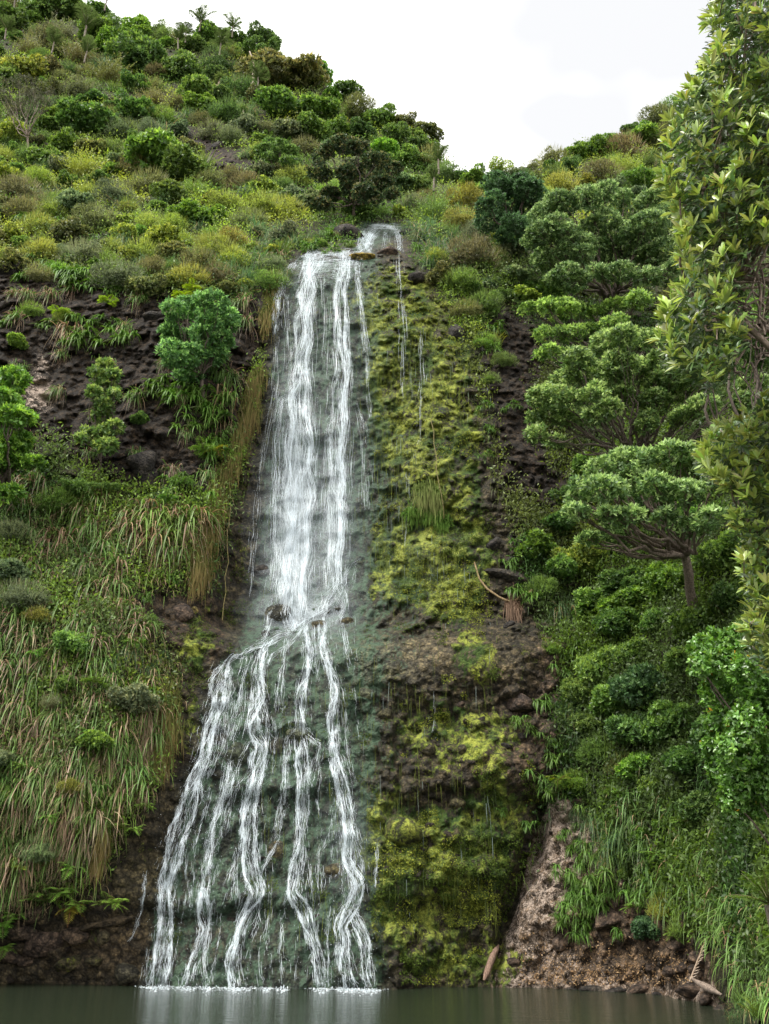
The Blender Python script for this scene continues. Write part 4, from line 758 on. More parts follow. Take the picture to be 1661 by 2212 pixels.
# ------------------------------------------------------------------ strap leaved clumps
BG, BY, BS, BB = np.array([.07, .15, .036]), np.array([.17, .26, .06]), np.array([.36, .27, .17]), np.array([.13, .08, .05])
def mk(n, f, name, mat=M_BLADE):
    r = []
    for i in range(n):
        s = Soup(); f(s, i); r.append(proto(s.build(name, mat)))
    return r
def k_sedge(s, i):       # hangs outwards and down from a steep bank (-Y is out)
    n = 95; a = rng.uniform(-PI * .92, -PI * .08, n); e = rng.uniform(.1, 1.35, n); d = np.stack([np.cos(a) * np.cos(e), np.sin(a) * np.cos(e), np.sin(e)], -1)
    dead = rng.random(n) < (.15, .3, .5, .22, .62)[i]; c0 = np.where(dead[:, None], BB * 1.4, BG); c1 = np.where(dead[:, None], BS * shade(n, .6, 1.25), BG * .4 + BY * .7); e_ = rng.normal(size=(n, 3)) * [.14, .06, .1]
    blades(s, e_, d, rng.uniform(.6, 1.15, n), rng.uniform(.024, .050, n), rng.uniform(.55, 1.3, n), c0 * shade(n), c1 * shade(n), 5)
    n = 40; a = rng.uniform(-PI, 0, n); d = np.stack([np.cos(a) * .5, np.sin(a) * .4, -rng.uniform(.4, 1.2, n)], -1)
    blades(s, rng.normal(size=(n, 3)) * [.16, .05, .1], d, rng.uniform(.5, 1.1, n), .016, .6, BB * shade(n), BS * shade(n, .4, 1.1), 3)
def k_green(s, i):       # lush green drooping sedge
    n = 100; a = rng.uniform(-PI * 1.1, PI * .1, n); e = rng.uniform(.1, 1.4, n); d = np.stack([np.cos(a) * np.cos(e), np.sin(a) * np.cos(e), np.sin(e)], -1)
    dead = rng.random(n) < .10; c0 = np.where(dead[:, None], BB, np.array([.045, .10, .025])); c1 = np.where(dead[:, None], BS * .8, np.array([.10, .185, .045]))
    blades(s, rng.normal(size=(n, 3)) * [.15, .06, .1], d, rng.uniform(.6, 1.2, n), rng.uniform(.028, .050, n), rng.uniform(.5, 1.2, n), c0 * shade(n), c1 * shade(n), 5)
def k_toetoe(s, i):      # fine blue green fountain
    n = 320; a = rng.uniform(0, 2 * PI, n); e = rng.uniform(.5, 1.45, n); d = np.stack([np.cos(a) * np.cos(e), np.sin(a) * np.cos(e), np.sin(e)], -1)
    dead = rng.random(n) < .12; c0 = np.where(dead[:, None], BB * 1.5, np.array([.055, .10, .045])); c1 = np.where(dead[:, None], BS, np.array([.115, .185, .105]))
    blades(s, rng.normal(size=(n, 3)) * [.12, .12, .04], d, rng.uniform(.8, 1.5, n), rng.uniform(.010, .019, n), rng.uniform(.4, 1.2, n), c0 * shade(n), c1 * shade(n), 5)
def k_lily(s, i):        # broad short leaves, bright green
    for q in range(5):
        n = 26; c = rng.normal(size=3) * [.26, .09, .19]; tube(s, crooked((0, .02, -.05), c, 5, .1), np.linspace(.03, .02, 5), (.10, .12, .04), 5); a = rng.uniform(0, 2 * PI, n); e = rng.uniform(.05, 1.2, n); d = np.stack([np.cos(a) * np.cos(e), np.sin(a) * np.cos(e) - .3, np.sin(e)], -1)
        blades(s, c + rng.normal(size=(n, 3)) * .02, d, rng.uniform(.32, .6, n), rng.uniform(.035, .065, n), rng.uniform(.6, 1.3, n), np.array([.05, .12, .02]) * shade(n), np.array([.12, .22, .035]) * shade(n), 4)
def k_flax(s, i):        # stiff upright swords
    n = 90; a = rng.uniform(0, 2 * PI, n); e = rng.uniform(.75, 1.5, n); d = np.stack([np.cos(a) * np.cos(e), np.sin(a) * np.cos(e), np.sin(e)], -1)
    blades(s, rng.normal(size=(n, 3)) * [.2, .1, .03], d, rng.uniform(.8, 1.5, n), rng.uniform(.04, .07, n), rng.uniform(.08, .5, n), np.array([.06, .11, .03]) * shade(n), np.array([.15, .20, .06]) * shade(n, .6, 1.5), 4)
def frond(s, base, d, L, W, droop, col, npin=26, pin=.3, pw=.03, rach=(.15, .13, .05), hang=.3):
    d = nrm(np.asarray(d, float)); sd = nrm(np.cross(d, [0, 0, 1.0])); t = np.linspace(0, 1, npin)[:, None]
    p = base + d * L * t * (1 - .3 * droop * t) + np.array([0, 0, -1.0]) * droop * L * t * t * .8
    tube(s, p[::3], np.linspace(.02, .005, len(p[::3])) * L * .6, rach, 4)
    g = nrm(np.gradient(p, axis=0)); prof = np.sin(np.clip(t * 1.05 + .12, 0, 1) * PI) ** .6
    for sg in (-1, 1):
        dd_ = nrm(sd * sg + g * .55 + [0, 0, -hang] + rand_dir(npin) * .12)
        leaves(s, p, dd_, W * prof[:, 0] * rng.uniform(.85, 1.1, npin), pw, np.array(col) * shade(npin, .75, 1.25), nn=np.tile([0, 0, 1.0], (npin, 1)) + g * .2)
def k_fern(s, i):
    for q in range(11):
        a = rng.uniform(-PI, .0) if q % 3 else rng.uniform(0, 2 * PI); e = rng.uniform(.1, .9)
        frond(s, np.zeros(3), (math.cos(a) * math.cos(e), math.sin(a) * math.cos(e), math.sin(e)), rng.uniform(.75, 1.1), .26, rng.uniform(.3, .9), np.array([.17, .30, .045]) * rng.uniform(.8, 1.15), 17, pw=.034)
SEDGE = mk(5, k_sedge, 'sedge_clump'); GREEN = mk(4, k_green, 'green_sedge'); TOE = mk(4, k_toetoe, 'tussock'); LILY = mk(5, k_lily, 'rock_lily'); FLAX = mk(3, k_flax, 'flax_clump'); FERN = mk(3, k_fern, 'fern')
LOOK = {'sedge_clump': ('drooping straw-tipped sedge clump', 'sedge', 'sedge clumps hanging on the banks'), 'green_sedge': ('lush green drooping sedge', 'sedge', 'green sedge clumps on the right bank'), 'tussock': ('blue-green fountain grass', 'grass clump', 'plume grass clumps by the falls'),
        'rock_lily': ('bright strap-leaved lily', 'lily', 'strap leaved lilies on the rocks'), 'flax_clump': ('upright stiff flax clump', 'flax', 'flax clumps on the hills'), 'fern': ('feathery bright fern', 'fern', 'ferns on the banks')}
def clump(name, protos, px, py, r, col=(1, 1, 1), own=None, out_=.05, sq=1.0, rz=.35):
    p = surf(px, py); m = mpp(px, py, p[1]); c = np.array(col) * rng.uniform(.85, 1.18) * rng.uniform(.94, 1.06, 3)
    o = copy_thing(protos[rng.integers(len(protos))], p + np.array([0, -out_, 0]), (r * m * rng.uniform(.9, 1.12) * (1 if rng.random() < .5 else -1), r * m, r * m * sq * rng.uniform(.9, 1.1)), rng.uniform(-rz, rz), c)
    o.name = name; L3 = LOOK[name]; reg(o, L3[0], px, py, L3[1], L3[2], own); return o
def fill(name, protos, poly, r0, r1, gap, maxn, **kw):
    pts = []; x0 = min(a for a, _ in poly); x1 = max(a for a, _ in poly); y0 = min(b for _, b in poly); y1 = max(b for _, b in poly); tries = 0
    while len(pts) < maxn and tries < 6000:
        tries += 1; px = rng.uniform(x0, x1); py = rng.uniform(y0, y1)
        if not in_poly(px, py, poly): continue
        if any((px - a) ** 2 + ((py - b) * 1.2) ** 2 < gap * gap for a, b in pts): continue
        pts.append((px, py))
    for px, py in sorted(pts, key=lambda q: q[1]): clump(name, protos, px, py, rng.uniform(r0, r1), **kw)
    return pts
LB1 = [(-60, 1060), (110, 1040), (250, 1090), (380, 1100), (455, 1130), (430, 1190), (380, 1200), (250, 1170), (-60, 1180)]
LB2 = [(-60, 1180), (250, 1180), (250, 1270), (330, 1380), (350, 1470), (345, 1560), (310, 1700), (260, 1740), (210, 1790), (170, 1850), (-60, 1900)]
fill('sedge_clump', SEDGE, LB1, 58, 90, 46, 22, rz=.8); fill('sedge_clump', SEDGE, LB2, 56, 92, 47, 90, rz=.8)
for px, py, r in ((330, 1120, 100), (395, 1130, 110), (350, 1165, 100), (290, 1140, 95), (420, 1120, 90), (485, 870, 90), (500, 820, 70), (450, 1030, 62), (520, 660, 60), (370, 1020, 50), (530, 700, 60), (150, 720, 62), (35, 690, 52), (60, 640, 48), (110, 640, 46), (300, 650, 46), (420, 560, 46), (600, 560, 46), (640, 520, 50)):
    clump('sedge_clump', SEDGE, px, py, r, col=(1.15, 1.05, .95) if r > 80 else (1, 1, 1))
HILL = [(-40, 120), (420, 160), (620, 240), (620, 560), (300, 600), (-40, 560)]
fill('flax_clump', FLAX, HILL, 26, 42, 72, 26, col=(1.15, 1.2, .9)); fill('tussock', TOE, HILL, 32, 50, 66, 30, col=(1.35, 1.4, 1.1)); fill('tussock', TOE, [(880, 420), (1030, 440), (1060, 640), (960, 620)], 34, 50, 50, 8, col=(1.3, 1.4, 1.1))
fill('sedge_clump', SEDGE, [(20, 600), (540, 650), (560, 760), (500, 960), (260, 1000), (20, 980)], 34, 52, 95, 22, rz=.6)
LB3 = [(-60, 1650), (180, 1650), (250, 1760), (190, 1850), (60, 1930), (-60, 1950)]
fill('green_sedge', GREEN, LB3, 50, 74, 44, 24, col=(1.5, 1.4, 1.2))
RB = [(1345, 1700), (1420, 1720), (1520, 1790), (1580, 1880), (1560, 1960), (1470, 1960), (1400, 1930), (1340, 1800)]
fill('green_sedge', GREEN, RB, 52, 84, 42, 36, rz=.8, col=(1.15, 1.1, 1))
RB2 = [(1560, 1960), (1661, 1900), (1720, 2000), (1700, 2180), (1600, 2120), (1545, 2040)]
fill('green_sedge', GREEN, RB2, 70, 100, 42, 18, col=(1.6, 1.5, 1.3))
for px, py, r in ((1330, 1650, 56), (1345, 1740, 60), (1400, 1640, 50), (1480, 1740, 60), (1540, 1850, 70), (1560, 1780, 60)): clump('green_sedge', GREEN, px, py, r, col=(.9, .9, .9))
for px, py, r, c in ((1215, 1330, 74, (1.1, 1.1, .9)), (1290, 1790, 84, (.9, 1, .75)), (1335, 1830, 84, (.9, 1, .75)), (1310, 1870, 60, (1.1, 1.0, .7)), (1250, 1760, 50, (.9, 1, .7)), (1232, 1550, 56, (1, 1, .8)), (1245, 1600, 50, (1, 1, .8)), (330, 1100, 50, (.9, 1.05, .8)), (355, 1080, 46, (.9, 1.05, .8)), (280, 1420, 66, (.95, 1.1, .85)), (320, 1460, 60, (.95, 1.1, .85)), (245, 1440, 60, (.95, 1.1, .85)), (350, 1430, 46, (1, 1.1, .8)),
                     (150, 435, 50, (1.2, 1.3, 1.2)), (180, 455, 44, (1.2, 1.3, 1.2)), (100, 430, 44, (1.2, 1.3, 1.2)), (555, 505, 54, (1.2, 1.35, 1.1)), (600, 520, 60, (1.2, 1.35, 1.1)), (635, 535, 50, (1.2, 1.3, 1)), (575, 545, 50, (1.2, 1.35, 1.1)), (270, 530, 48, (1.2, 1.3, 1.1)), (310, 575, 44, (1.2, 1.3, 1.1)), (430, 560, 40, (1.2, 1.3, 1)), (500, 590, 52, (1.2, 1.35, 1)), (535, 610, 54, (1.2, 1.35, 1)), (470, 560, 40, (1.2, 1.3, 1)),
                     (560, 570, 50, (1.25, 1.3, 1)), (525, 640, 44, (1.2, 1.2, .8)), (915, 520, 66, (1.15, 1.3, 1.15)), (945, 545, 60, (1.15, 1.3, 1.15)), (890, 505, 50, (1.15, 1.3, 1.1)), (930, 575, 50, (1.15, 1.3, 1.1)), (975, 520, 44, (1.15, 1.25, 1)), (250, 450, 40, (1.1, 1.2, 1.1)), (885, 455, 40, (1.1, 1.2, .9)), (1075, 400, 30, (1.1, 1.2, 1)), (720, 500, 34, (1, 1.1, .8)), (690, 520, 36, (1.05, 1.1, .8)), (620, 600, 40, (1.1, 1.1, .7)), (1630, 2190, 80, (1.3, 1.3, .9)), (1590, 2215, 60, (1.3, 1.3, .9))):
    clump('tussock', TOE, px, py, r, col=c, sq=1.05)
LL = [(140, 605, 44), (175, 600, 44), (205, 615, 44), (235, 610, 40), (130, 585, 36), (190, 575, 36), (255, 630, 36), (165, 560, 30), (110, 585, 34), (60, 600, 30), (300, 590, 32), (340, 610, 34), (145, 690, 40), (195, 730, 42), (165, 740, 38), (245, 735, 44), (110, 700, 34), (25, 700, 28), (270, 740, 30), (250, 700, 30), (215, 700, 30),
      (350, 845, 42), (390, 850, 44), (430, 880, 44), (410, 920, 40), (440, 960, 44), (455, 1000, 36), (320, 850, 34), (455, 920, 40), (395, 1040, 30), (480, 960, 34), (420, 860, 38), (370, 870, 34), (380, 1060, 34), (420, 1090, 34), (470, 900, 34),
      (255, 1720, 40), (230, 1700, 34), (325, 1560, 26), (330, 1500, 24), (335, 1340, 28), (320, 1300, 22), (450, 1175, 20), (380, 1260, 26),
      (1050, 880, 22), (1065, 930, 20), (1055, 985, 18), (1060, 760, 26), (1075, 720, 30), (1040, 690, 26), (1110, 880, 22), (1135, 1165, 26), (1105, 1230, 26), (1120, 1280, 30), (1140, 1300, 26), (1250, 1400, 28), (1225, 1460, 30), (1180, 1520, 30), (1115, 1567, 24), (1145, 1573, 24), (1190, 1600, 24), (1190, 1650, 28), (1175, 1690, 34), (1195, 1710, 34), (1210, 1690, 28), (1135, 1790, 22), (1085, 1760, 18),
      (1315, 1870, 50), (1300, 1850, 40), (1240, 1860, 32), (1245, 1830, 36), (1290, 1900, 40), (1235, 1905, 36), (1265, 1935, 36), (1300, 1960, 36), (1250, 1975, 36), (1215, 1965, 30), (1345, 1910, 36), (1320, 1930, 32), (1280, 1830, 36), (1230, 1890, 32), (1270, 1910, 36), (1225, 1940, 32), (1260, 1960, 38), (1220, 1990, 34), (1262, 2000, 40), (1285, 1950, 30), (1240, 1920, 30), (1375, 1950, 34), (1330, 2020, 22), (1240, 1790, 28), (1280, 1760, 28), (1215, 1800, 22),
      (20, 470, 36), (45, 480, 32), (230, 590, 30), (85, 560, 30), (700, 440, 26), (690, 470, 28), (735, 490, 24), (715, 520, 26), (745, 530, 20), (725, 545, 20), (700, 505, 24), (660, 545, 22), (755, 480, 20), (680, 540, 24), (895, 540, 22), (1035, 580, 24), (965, 610, 24), (1090, 610, 24)]
for px, py, r in LL: clump('rock_lily', LILY, px, py, r * 1.75, rz=.6, out_=.2)
for px, py, r, c in ((145, 375, 34, (.9, 1, .8)), (170, 365, 30, (.9, 1, .8)), (245, 360, 36, (1.1, 1.2, 1.1)), (285, 200, 28, (1.1, 1.2, 1)), (305, 190, 28, (1.1, 1.2, 1)), (215, 500, 34, (1.1, 1.2, 1)), (240, 495, 30, (1.1, 1.2, 1)), (740, 275, 26, (1, 1.1, .9)), (560, 220, 34, (1, 1.1, .9)), (480, 262, 30, (1.1, 1.2, .9)), (510, 215, 26, (1, 1.1, .9)), (1070, 530, 36, (1.6, 1.3, .6)), (1100, 545, 36, (1.6, 1.3, .6)), (1050, 510, 32, (1.5, 1.3, .6)), (1330, 355, 32, (1.2, 1.2, .7)), (1355, 370, 32, (1.2, 1.2, .7)),
                     (1310, 345, 28, (1.1, 1.2, .7)), (1380, 355, 30, (1.2, 1.2, .7)), (1410, 340, 32, (1.2, 1.2, .8)), (350, 480, 24, (1, 1, .9)), (1070, 745, 34, (1.4, 1.1, .6)), (650, 535, 30, (.6, .7, .6)), (470, 830, 44, (.8, .9, .7)), (450, 810, 40, (.7, .8, .6)), (1610, 2180, 60, (.9, 1.1, .8)), (1650, 2200, 60, (1.2, 1.2, .7)), (1165, 1130, 26, (1, 1.1, .8)), (300, 480, 30, (1, 1.1, .8)), (180, 400, 28, (1, 1.1, .8))):
    clump('flax_clump', FLAX, px, py, r, col=c)
for px, py, r, c in ((105, 1945, 52, (1, 1, 1)), (145, 1930, 46, (1, .95, 1)), (165, 1970, 40, (1.6, .75, .8)), (183, 1955, 34, (1, 1, 1)), (245, 1955, 40, (1.05, 1, .9)), (265, 1950, 32, (1, 1, .9)), (170, 1880, 44, (1, 1, 1)), (15, 2000, 46, (.8, 1, .9)), (45, 1980, 38, (.9, 1, .9)), (25, 2050, 34, (.9, 1, .9)), (300, 1795, 26, (1, .9, .9)), (265, 1790, 30, (1, 1, .9)), (320, 1745, 24, (1, 1, .9)), (205, 1590, 34, (.7, .9, 1)), (300, 1400, 34, (.9, .95, 1)), (400, 1055, 34, (.7, .85, 1)),
                     (370, 1090, 30, (.6, .8, 1)), (445, 985, 32, (.7, .8, .9)), (470, 990, 34, (1.3, .8, .7)), (90, 1420, 30, (.7, .9, .9)), (215, 1480, 34, (1, 1, 1)), (60, 1660, 26, (.9, .9, .9)), (135, 690, 26, (1, 1, .8)), (240, 668, 28, (1, 1, .8)), (1200, 1690, 34, (1, .8, .6)), (120, 1770, 30, (.8, .9, .9)), (50, 1880, 34, (1.2, .9, .8)), (1330, 1720, 26, (.8, .9, .8)), (1400, 1850, 36, (.8, .9, .8)), (1470, 1780, 36, (.8, .9, .8)), (1530, 1900, 36, (.9, .9, .8)), (1580, 2000, 36, (.9, .9, .8)), (1360, 1960, 30, (.9, .9, .8)), (1440, 2020, 28, (1, .9, .8)), (400, 660, 30, (1.2, 1, .7)), (420, 640, 26, (1.2, 1, .7))):
    clump('fern', FERN, px, py, r * 1.5, col=c, out_=.45)

# ------------------------------------------------------------------ palms and cabbage trees
def palm(px, py, h, L, own=None, fwd=0.0, n=13, col=(.10, .15, .05), erect=1.1, trunk=True, dead=0):
    p = surf(px, py, fwd); m = mpp(px, py, p[1]); root = empty('palm', p); p = p + (np.array([0, -1.0, .5]) if py < 600 else 0); root.location = p; H_ = (h + (14 if py < 600 else 0)) * m; Ls = L * m * (1.7 if py < 600 else 1)
    if trunk:
        s = Soup(); tube(s, crooked((0, 0, -.3), (rng.normal() * .05, 0, H_), 6, .05), np.linspace(.10, .075, 6) * max(.6, Ls / 3), (.16, .14, .11), 8); s.build('trunk', M_BARK, root)
    for q in range(n):
        s = Soup(); a = 2 * PI * q / n + rng.uniform(-.2, .2); e = rng.uniform(erect - .35, erect + .4); dd_ = q < dead
        if dd_: e = -.6
        frond(s, np.array([0, 0, H_]), (math.cos(a) * math.cos(e), math.sin(a) * math.cos(e), math.sin(e)), Ls * rng.uniform(.8, 1.1), Ls * .26, rng.uniform(.15, .55), (.28, .2, .12) if dd_ else np.array(col) * rng.uniform(.8, 1.25), 30, pw=Ls * .022, rach=(.16, .15, .06), hang=.15)
        s.build('frond', M_GLOSS, root)
    reg(root, 'feathery upright palm', px, py, 'palm', 'palms on the slopes', own)
for a in ((190, 108, 10, 46), (38, 50, 14, 34), (232, 50, 12, 30), (20, 115, 10, 34), (120, 145, 10, 32), (190, 165, 10, 34), (390, 135, 10, 32), (435, 95, 10, 32), (505, 108, 10, 28), (478, 150, 14, 36), (560, 225, 12, 34), (405, 120, 8, 26), (945, 412, 14, 34), (935, 450, 8, 26)):
    palm(*a, n=10)
palm(1570, 1345, 4, 105, 'dark green palm with arching fronds beneath the lowest spreading tree', n=14, col=(.03, .075, .025), erect=.7)
palm(1365, 1345, 4, 62, 'short green palm between shrubs below the spreading trees', n=10, col=(.06, .13, .03))
palm(1665, 1960, 6, 150, fwd=3.4, own= 'big yellow green palm crown at the lower right frame edge', n=15, col=(.095, .17, .02), erect=.75, dead=3)
def cabbage(px, py, heads, tr, own):
    p = surf(px, py); m = mpp(px, py, p[1]); root = empty('cabbage_tree', p); s = Soup(); s2 = Soup()
    tops = [np.array([(hx - px) * m, rng.uniform(-.3, .3), (py - hy) * m * 1.12]) for hx, hy, r in heads]; fork = np.mean(tops, 0) * [.4, .4, .45] if len(tops) > 1 else np.zeros(3)
    if len(tops) > 1: tube(s, crooked((0, 0, -.4), fork, 6, .08), np.linspace(.15, .10, 6), tr, 7)
    for t_, (hx, hy, r) in zip(tops, heads):
        tube(s, crooked(fork if len(tops) > 1 else (0, 0, -.4), t_, 7, .14), np.linspace(.09, .05, 7), tr, 6)
        if r:
            n = 130; d = rand_dir(n); d[:, 2] = d[:, 2] * .8 + .25; blades(s2, np.tile(t_, (n, 1)), d, r * m * rng.uniform(.75, 1.1, n), .045, rng.uniform(.1, .6, n), np.array([.07, .12, .03]) * shade(n), np.array([.17, .22, .07]) * shade(n), 3)
    s.build('trunk', M_BARK, root, True); s2.build('leaf_head', M_BLADE, root)
    reg(root, 'cabbage tree', px, py, 'cabbage tree', 'cabbage trees on the left hill', own)
cabbage(541, 205, [(553, 122, 13), (534, 100, 0), (562, 128, 0), (546, 112, 0)], (.42, .36, .29), 'tall pale forked cabbage tree with bare arms under the crest')
cabbage(470, 200, [(474, 160, 22), (462, 172, 15)], (.32, .27, .2), 'twin headed cabbage tree left of the pale forked one')
cabbage(521, 272, [(523, 228, 20)], (.36, .31, .25), 'slim single headed cabbage tree above the bare scarp')
cabbage(100, 150, [(103, 118, 16)], (.3, .25, .2), 'small cabbage tree among bright shrubs at upper left')

# ------------------------------------------------------------------ trees with visible limbs
def tree(name, lobes_px, base_px, own, cat, tint, depth=0.0, limbs=.07, leafL=.13, dens=66, barkc=(.10, .08, .065), tip=(1.95, 1.8, 1.75), fork=None, light=.75, n_limb=9, spreadY=1.6, mat=None, sub=3, squash=.62, group=None, cnt=6, leafW=.42):
    """lobes_px: (px,py,r px) outline of the crown; base_px: foot of the trunk"""
    bp = surf(*base_px) + np.array([0, .1, -.2]); root = empty(name, bp); s = Soup(); lb = []
    for px, py, r in lobes_px:
        Y = bp[1] - depth + rng.uniform(-spreadY, spreadY) * .6; m = mpp(px, py, Y); c = P(px, py, Y) - bp
        for _ in range(sub):
            o_ = rand_dir(1)[0] * r * m * .55; o_[2] *= .6; lb.append((c + o_, r * m * rng.uniform(.45, .95)))
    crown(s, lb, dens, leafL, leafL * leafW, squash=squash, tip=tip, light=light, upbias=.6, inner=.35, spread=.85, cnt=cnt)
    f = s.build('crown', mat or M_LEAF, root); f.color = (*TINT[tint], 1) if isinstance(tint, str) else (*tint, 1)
    b = Soup(); allc = np.array([l[0] for l in lb]); mid = allc.mean(0)
    fk = (P(fork[0], fork[1], bp[1] - depth * .6) - bp) if fork else mid * .4
    th = .62 * limbs * max(1.5, np.linalg.norm(mid)); tube(b, crooked((0, 0, -.4), fk, 8, .12), np.linspace(th, th * .7, 8), barkc, 9, .06)
    idx_ = rng.permutation(len(lobes_px))
    for i in idx_:
        px, py, r = lobes_px[i]; c = np.mean([l[0] for l in lb[i * sub:(i + 1) * sub]], 0); pth = crooked(fk, c, 11, .32, -.07); tube(b, pth, np.linspace(th * .48, th * .07, 11), barkc, 7, .05)
        for l in lb[i * sub:(i + 1) * sub]:
            k_ = rng.integers(4, 9); tube(b, crooked(pth[k_], l[0], 6, .3), np.linspace(th * .18, th * .05, 6), barkc, 5)
            for _ in range(3): tube(b, crooked(l[0], l[0] + rand_dir(1)[0] * l[1] * .7, 4, .3), np.linspace(th * .06, th * .025, 4), barkc, 4)
    b.build('trunk', M_BARK, root, True)
    reg(root, 'tree', base_px[0], base_px[1], cat, group, own)
G_ = 'spreading trees on the right slope'
tree('spreading_tree', [(1080, 405, 34), (1120, 390, 34), (1155, 405, 34), (1060, 440, 32), (1100, 435, 40), (1150, 440, 40), (1075, 480, 34), (1115, 490, 36), (1165, 480, 32), (1140, 515, 26), (1090, 515, 24)], (1110, 545), 'dark green round tree above the big silvery crown on right hill', 'tree', 'deep blue-green', 2.0, group=G_, tip=(1.6, 1.7, 1.5), fork=(1105, 500))
tree('spreading_tree', [(1180, 470, 34), (1220, 445, 34), (1260, 435, 38), (1310, 430, 40), (1350, 440, 38), (1400, 440, 40), (1440, 460, 36), (1160, 515, 36), (1210, 500, 44), (1265, 490, 44), (1320, 490, 46), (1380, 490, 44), (1430, 510, 40), (1190, 560, 38), (1245, 550, 46), (1300, 545, 48), (1360, 550, 44), (1420, 560, 44), (1240, 600, 36), (1340, 600, 36), (1400, 600, 34), (1290, 600, 34), (1200, 600, 26), (1460, 580, 40)], (1330, 680), 'widest silvery green crown across the right hill', 'tree', (0.142, 0.216, 0.088), 3.0, group=G_, fork=(1320, 640))
tree('spreading_tree', [(1150, 668, 20), (1180, 665, 24), (1215, 672, 28), (1250, 665, 30), (1290, 670, 32), (1330, 660, 30), (1365, 655, 26), (1180, 720, 24), (1225, 715, 30), (1275, 705, 34), (1320, 700, 30), (1180, 765, 22), (1215, 775, 22), (1390, 640, 24)], (1330, 800), 'light green tree leaning over the dark soil beneath the widest crown', 'tree', (0.176, 0.277, 0.075), 2.0, group=G_, fork=(1290, 770))
tree('spreading_tree', [(1260, 770, 34), (1300, 745, 38), (1350, 740, 40), (1395, 745, 38), (1430, 770, 36), (1210, 815, 34), (1260, 810, 38), (1320, 790, 42), (1380, 795, 44), (1440, 820, 44), (1170, 850, 34), (1220, 860, 42), (1170, 900, 32), (1230, 905, 38), (1160, 940, 26), (1200, 960, 24), (1290, 850, 40), (1350, 860, 40), (1420, 870, 42), (1480, 850, 44), (1530, 800, 44), (1580, 780, 44), (1620, 820, 44), (1540, 870, 40), (1600, 880, 40), (1300, 890, 34), (1480, 900, 34), (1400, 910, 30)], (1400, 1010), 'large spreading tree with dark crooked limbs, middle of the right slope', 'tree', (0.168, 0.246, 0.088), 3.2, group=G_, fork=(1370, 985), limbs=.05)
tree('spreading_tree', [(1300, 1010, 34), (1345, 1000, 40), (1400, 985, 40), (1450, 985, 42), (1500, 1010, 40), (1265, 1060, 34), (1310, 1060, 44), (1370, 1050, 48), (1430, 1050, 44), (1490, 1060, 44), (1540, 1050, 34), (1255, 1110, 30), (1300, 1120, 40), (1350, 1110, 40), (1270, 1160, 26), (1320, 1160, 30), (1480, 1140, 34), (1530, 1130, 34), (1430, 1115, 30), (1240, 1080, 24)], (1505, 1290), 'lowest spreading tree with thick grey bent trunk on right slope', 'tree', (0.155, 0.239, 0.089), 2.6, group=G_, fork=(1480, 1200), limbs=.06, barkc=(.15, .12, .095))
tree('spreading_tree', [(1540, 960, 40), (1600, 960, 46), (1650, 980, 40), (1590, 1020, 36), (1560, 700, 44), (1620, 720, 44), (1500, 700, 36), (1660, 900, 40), (1640, 780, 40)], (1640, 1100), 'partly hidden tree behind the foreground foliage at right', 'tree', (0.127, 0.208, 0.069), 2.0, group=G_)
tree('round_tree', [(375, 680, 30), (410, 665, 34), (450, 660, 36), (485, 680, 32), (365, 720, 26), (400, 725, 38), (445, 715, 40), (490, 710, 26), (375, 765, 32), (415, 775, 36), (455, 760, 34), (395, 805, 24), (425, 810, 20), (475, 745, 26)], (440, 850), 'round silvery green tree growing from the dark left cliff', 'tree', (0.150, 0.277, 0.106), 1.2, group=None, leafL=.15, light=.6, tip=(1.8, 1.7, 1.4))
tree('young_tree', [(222, 790, 16), (210, 815, 18), (240, 815, 16), (228, 845, 22), (205, 850, 16), (245, 855, 14), (225, 880, 18), (215, 905, 18), (195, 935, 20), (225, 940, 20), (248, 925, 16), (180, 950, 14), (235, 965, 18), (205, 965, 16)], (215, 1000), 'slender young tree with stacked leaf tufts on dark left cliff', 'tree', (0.157, 0.242, 0.074), .8, squash=1.0, sub=5, group=None, leafL=.14, light=.6, tip=(1.7, 1.5, 1.3), spreadY=.6)
tree('edge_tree', [(15, 825, 34), (5, 870, 34), (35, 870, 24), (20, 910, 40), (55, 905, 24), (40, 950, 34), (10, 960, 34), (10, 1010, 30), (35, 1000, 24), (15, 1060, 34), (-30, 900, 50), (-40, 980, 50)], (-10, 1130), 'bright green tree cut by the left frame edge beside the cliff', 'tree', (0.186, 0.325, 0.069), 1.5, group=None, leafL=.17, light=.5, tip=(1.6, 1.5, 1.2))
tree('dark_tree', [(700, 330, 24), (730, 320, 28), (770, 330, 30), (810, 340, 28), (840, 360, 24), (700, 370, 28), (735, 365, 30), (780, 375, 34), (825, 390, 28), (715, 410, 26), (755, 415, 26), (800, 420, 28), (840, 420, 22), (700, 440, 20)], (762, 475), 'dark tree with rusty tipped crown above the top cascade', 'tree', (0.062, 0.094, 0.042), 1.5, group=None, tip=(2.6, 1.7, 1.5), light=.4, fork=(765, 440))
tree('dark_tree', [(578, 318, 18), (600, 315, 18), (622, 330, 18), (590, 345, 18), (615, 355, 18), (635, 350, 14), (575, 335, 14)], (598, 385), 'small dark umbrella tree at the right end of the bare scarp', 'tree', 'dark green', .6, group=None, limbs=.05)
tree('broom_tree', [(20, 195, 22), (50, 185, 24), (80, 190, 24), (108, 205, 20), (65, 215, 26), (30, 225, 24), (95, 235, 20), (5, 215, 20)], (62, 345), 'grey brown broom shaped tree near the left frame edge', 'tree', (0.084, 0.075, 0.053), 1.0, group=None, limbs=.028, leafL=.07, barkc=(.25, .2, .17), tip=(1.0, 1.25, .9), sub=4, dens=42, squash=1.1)
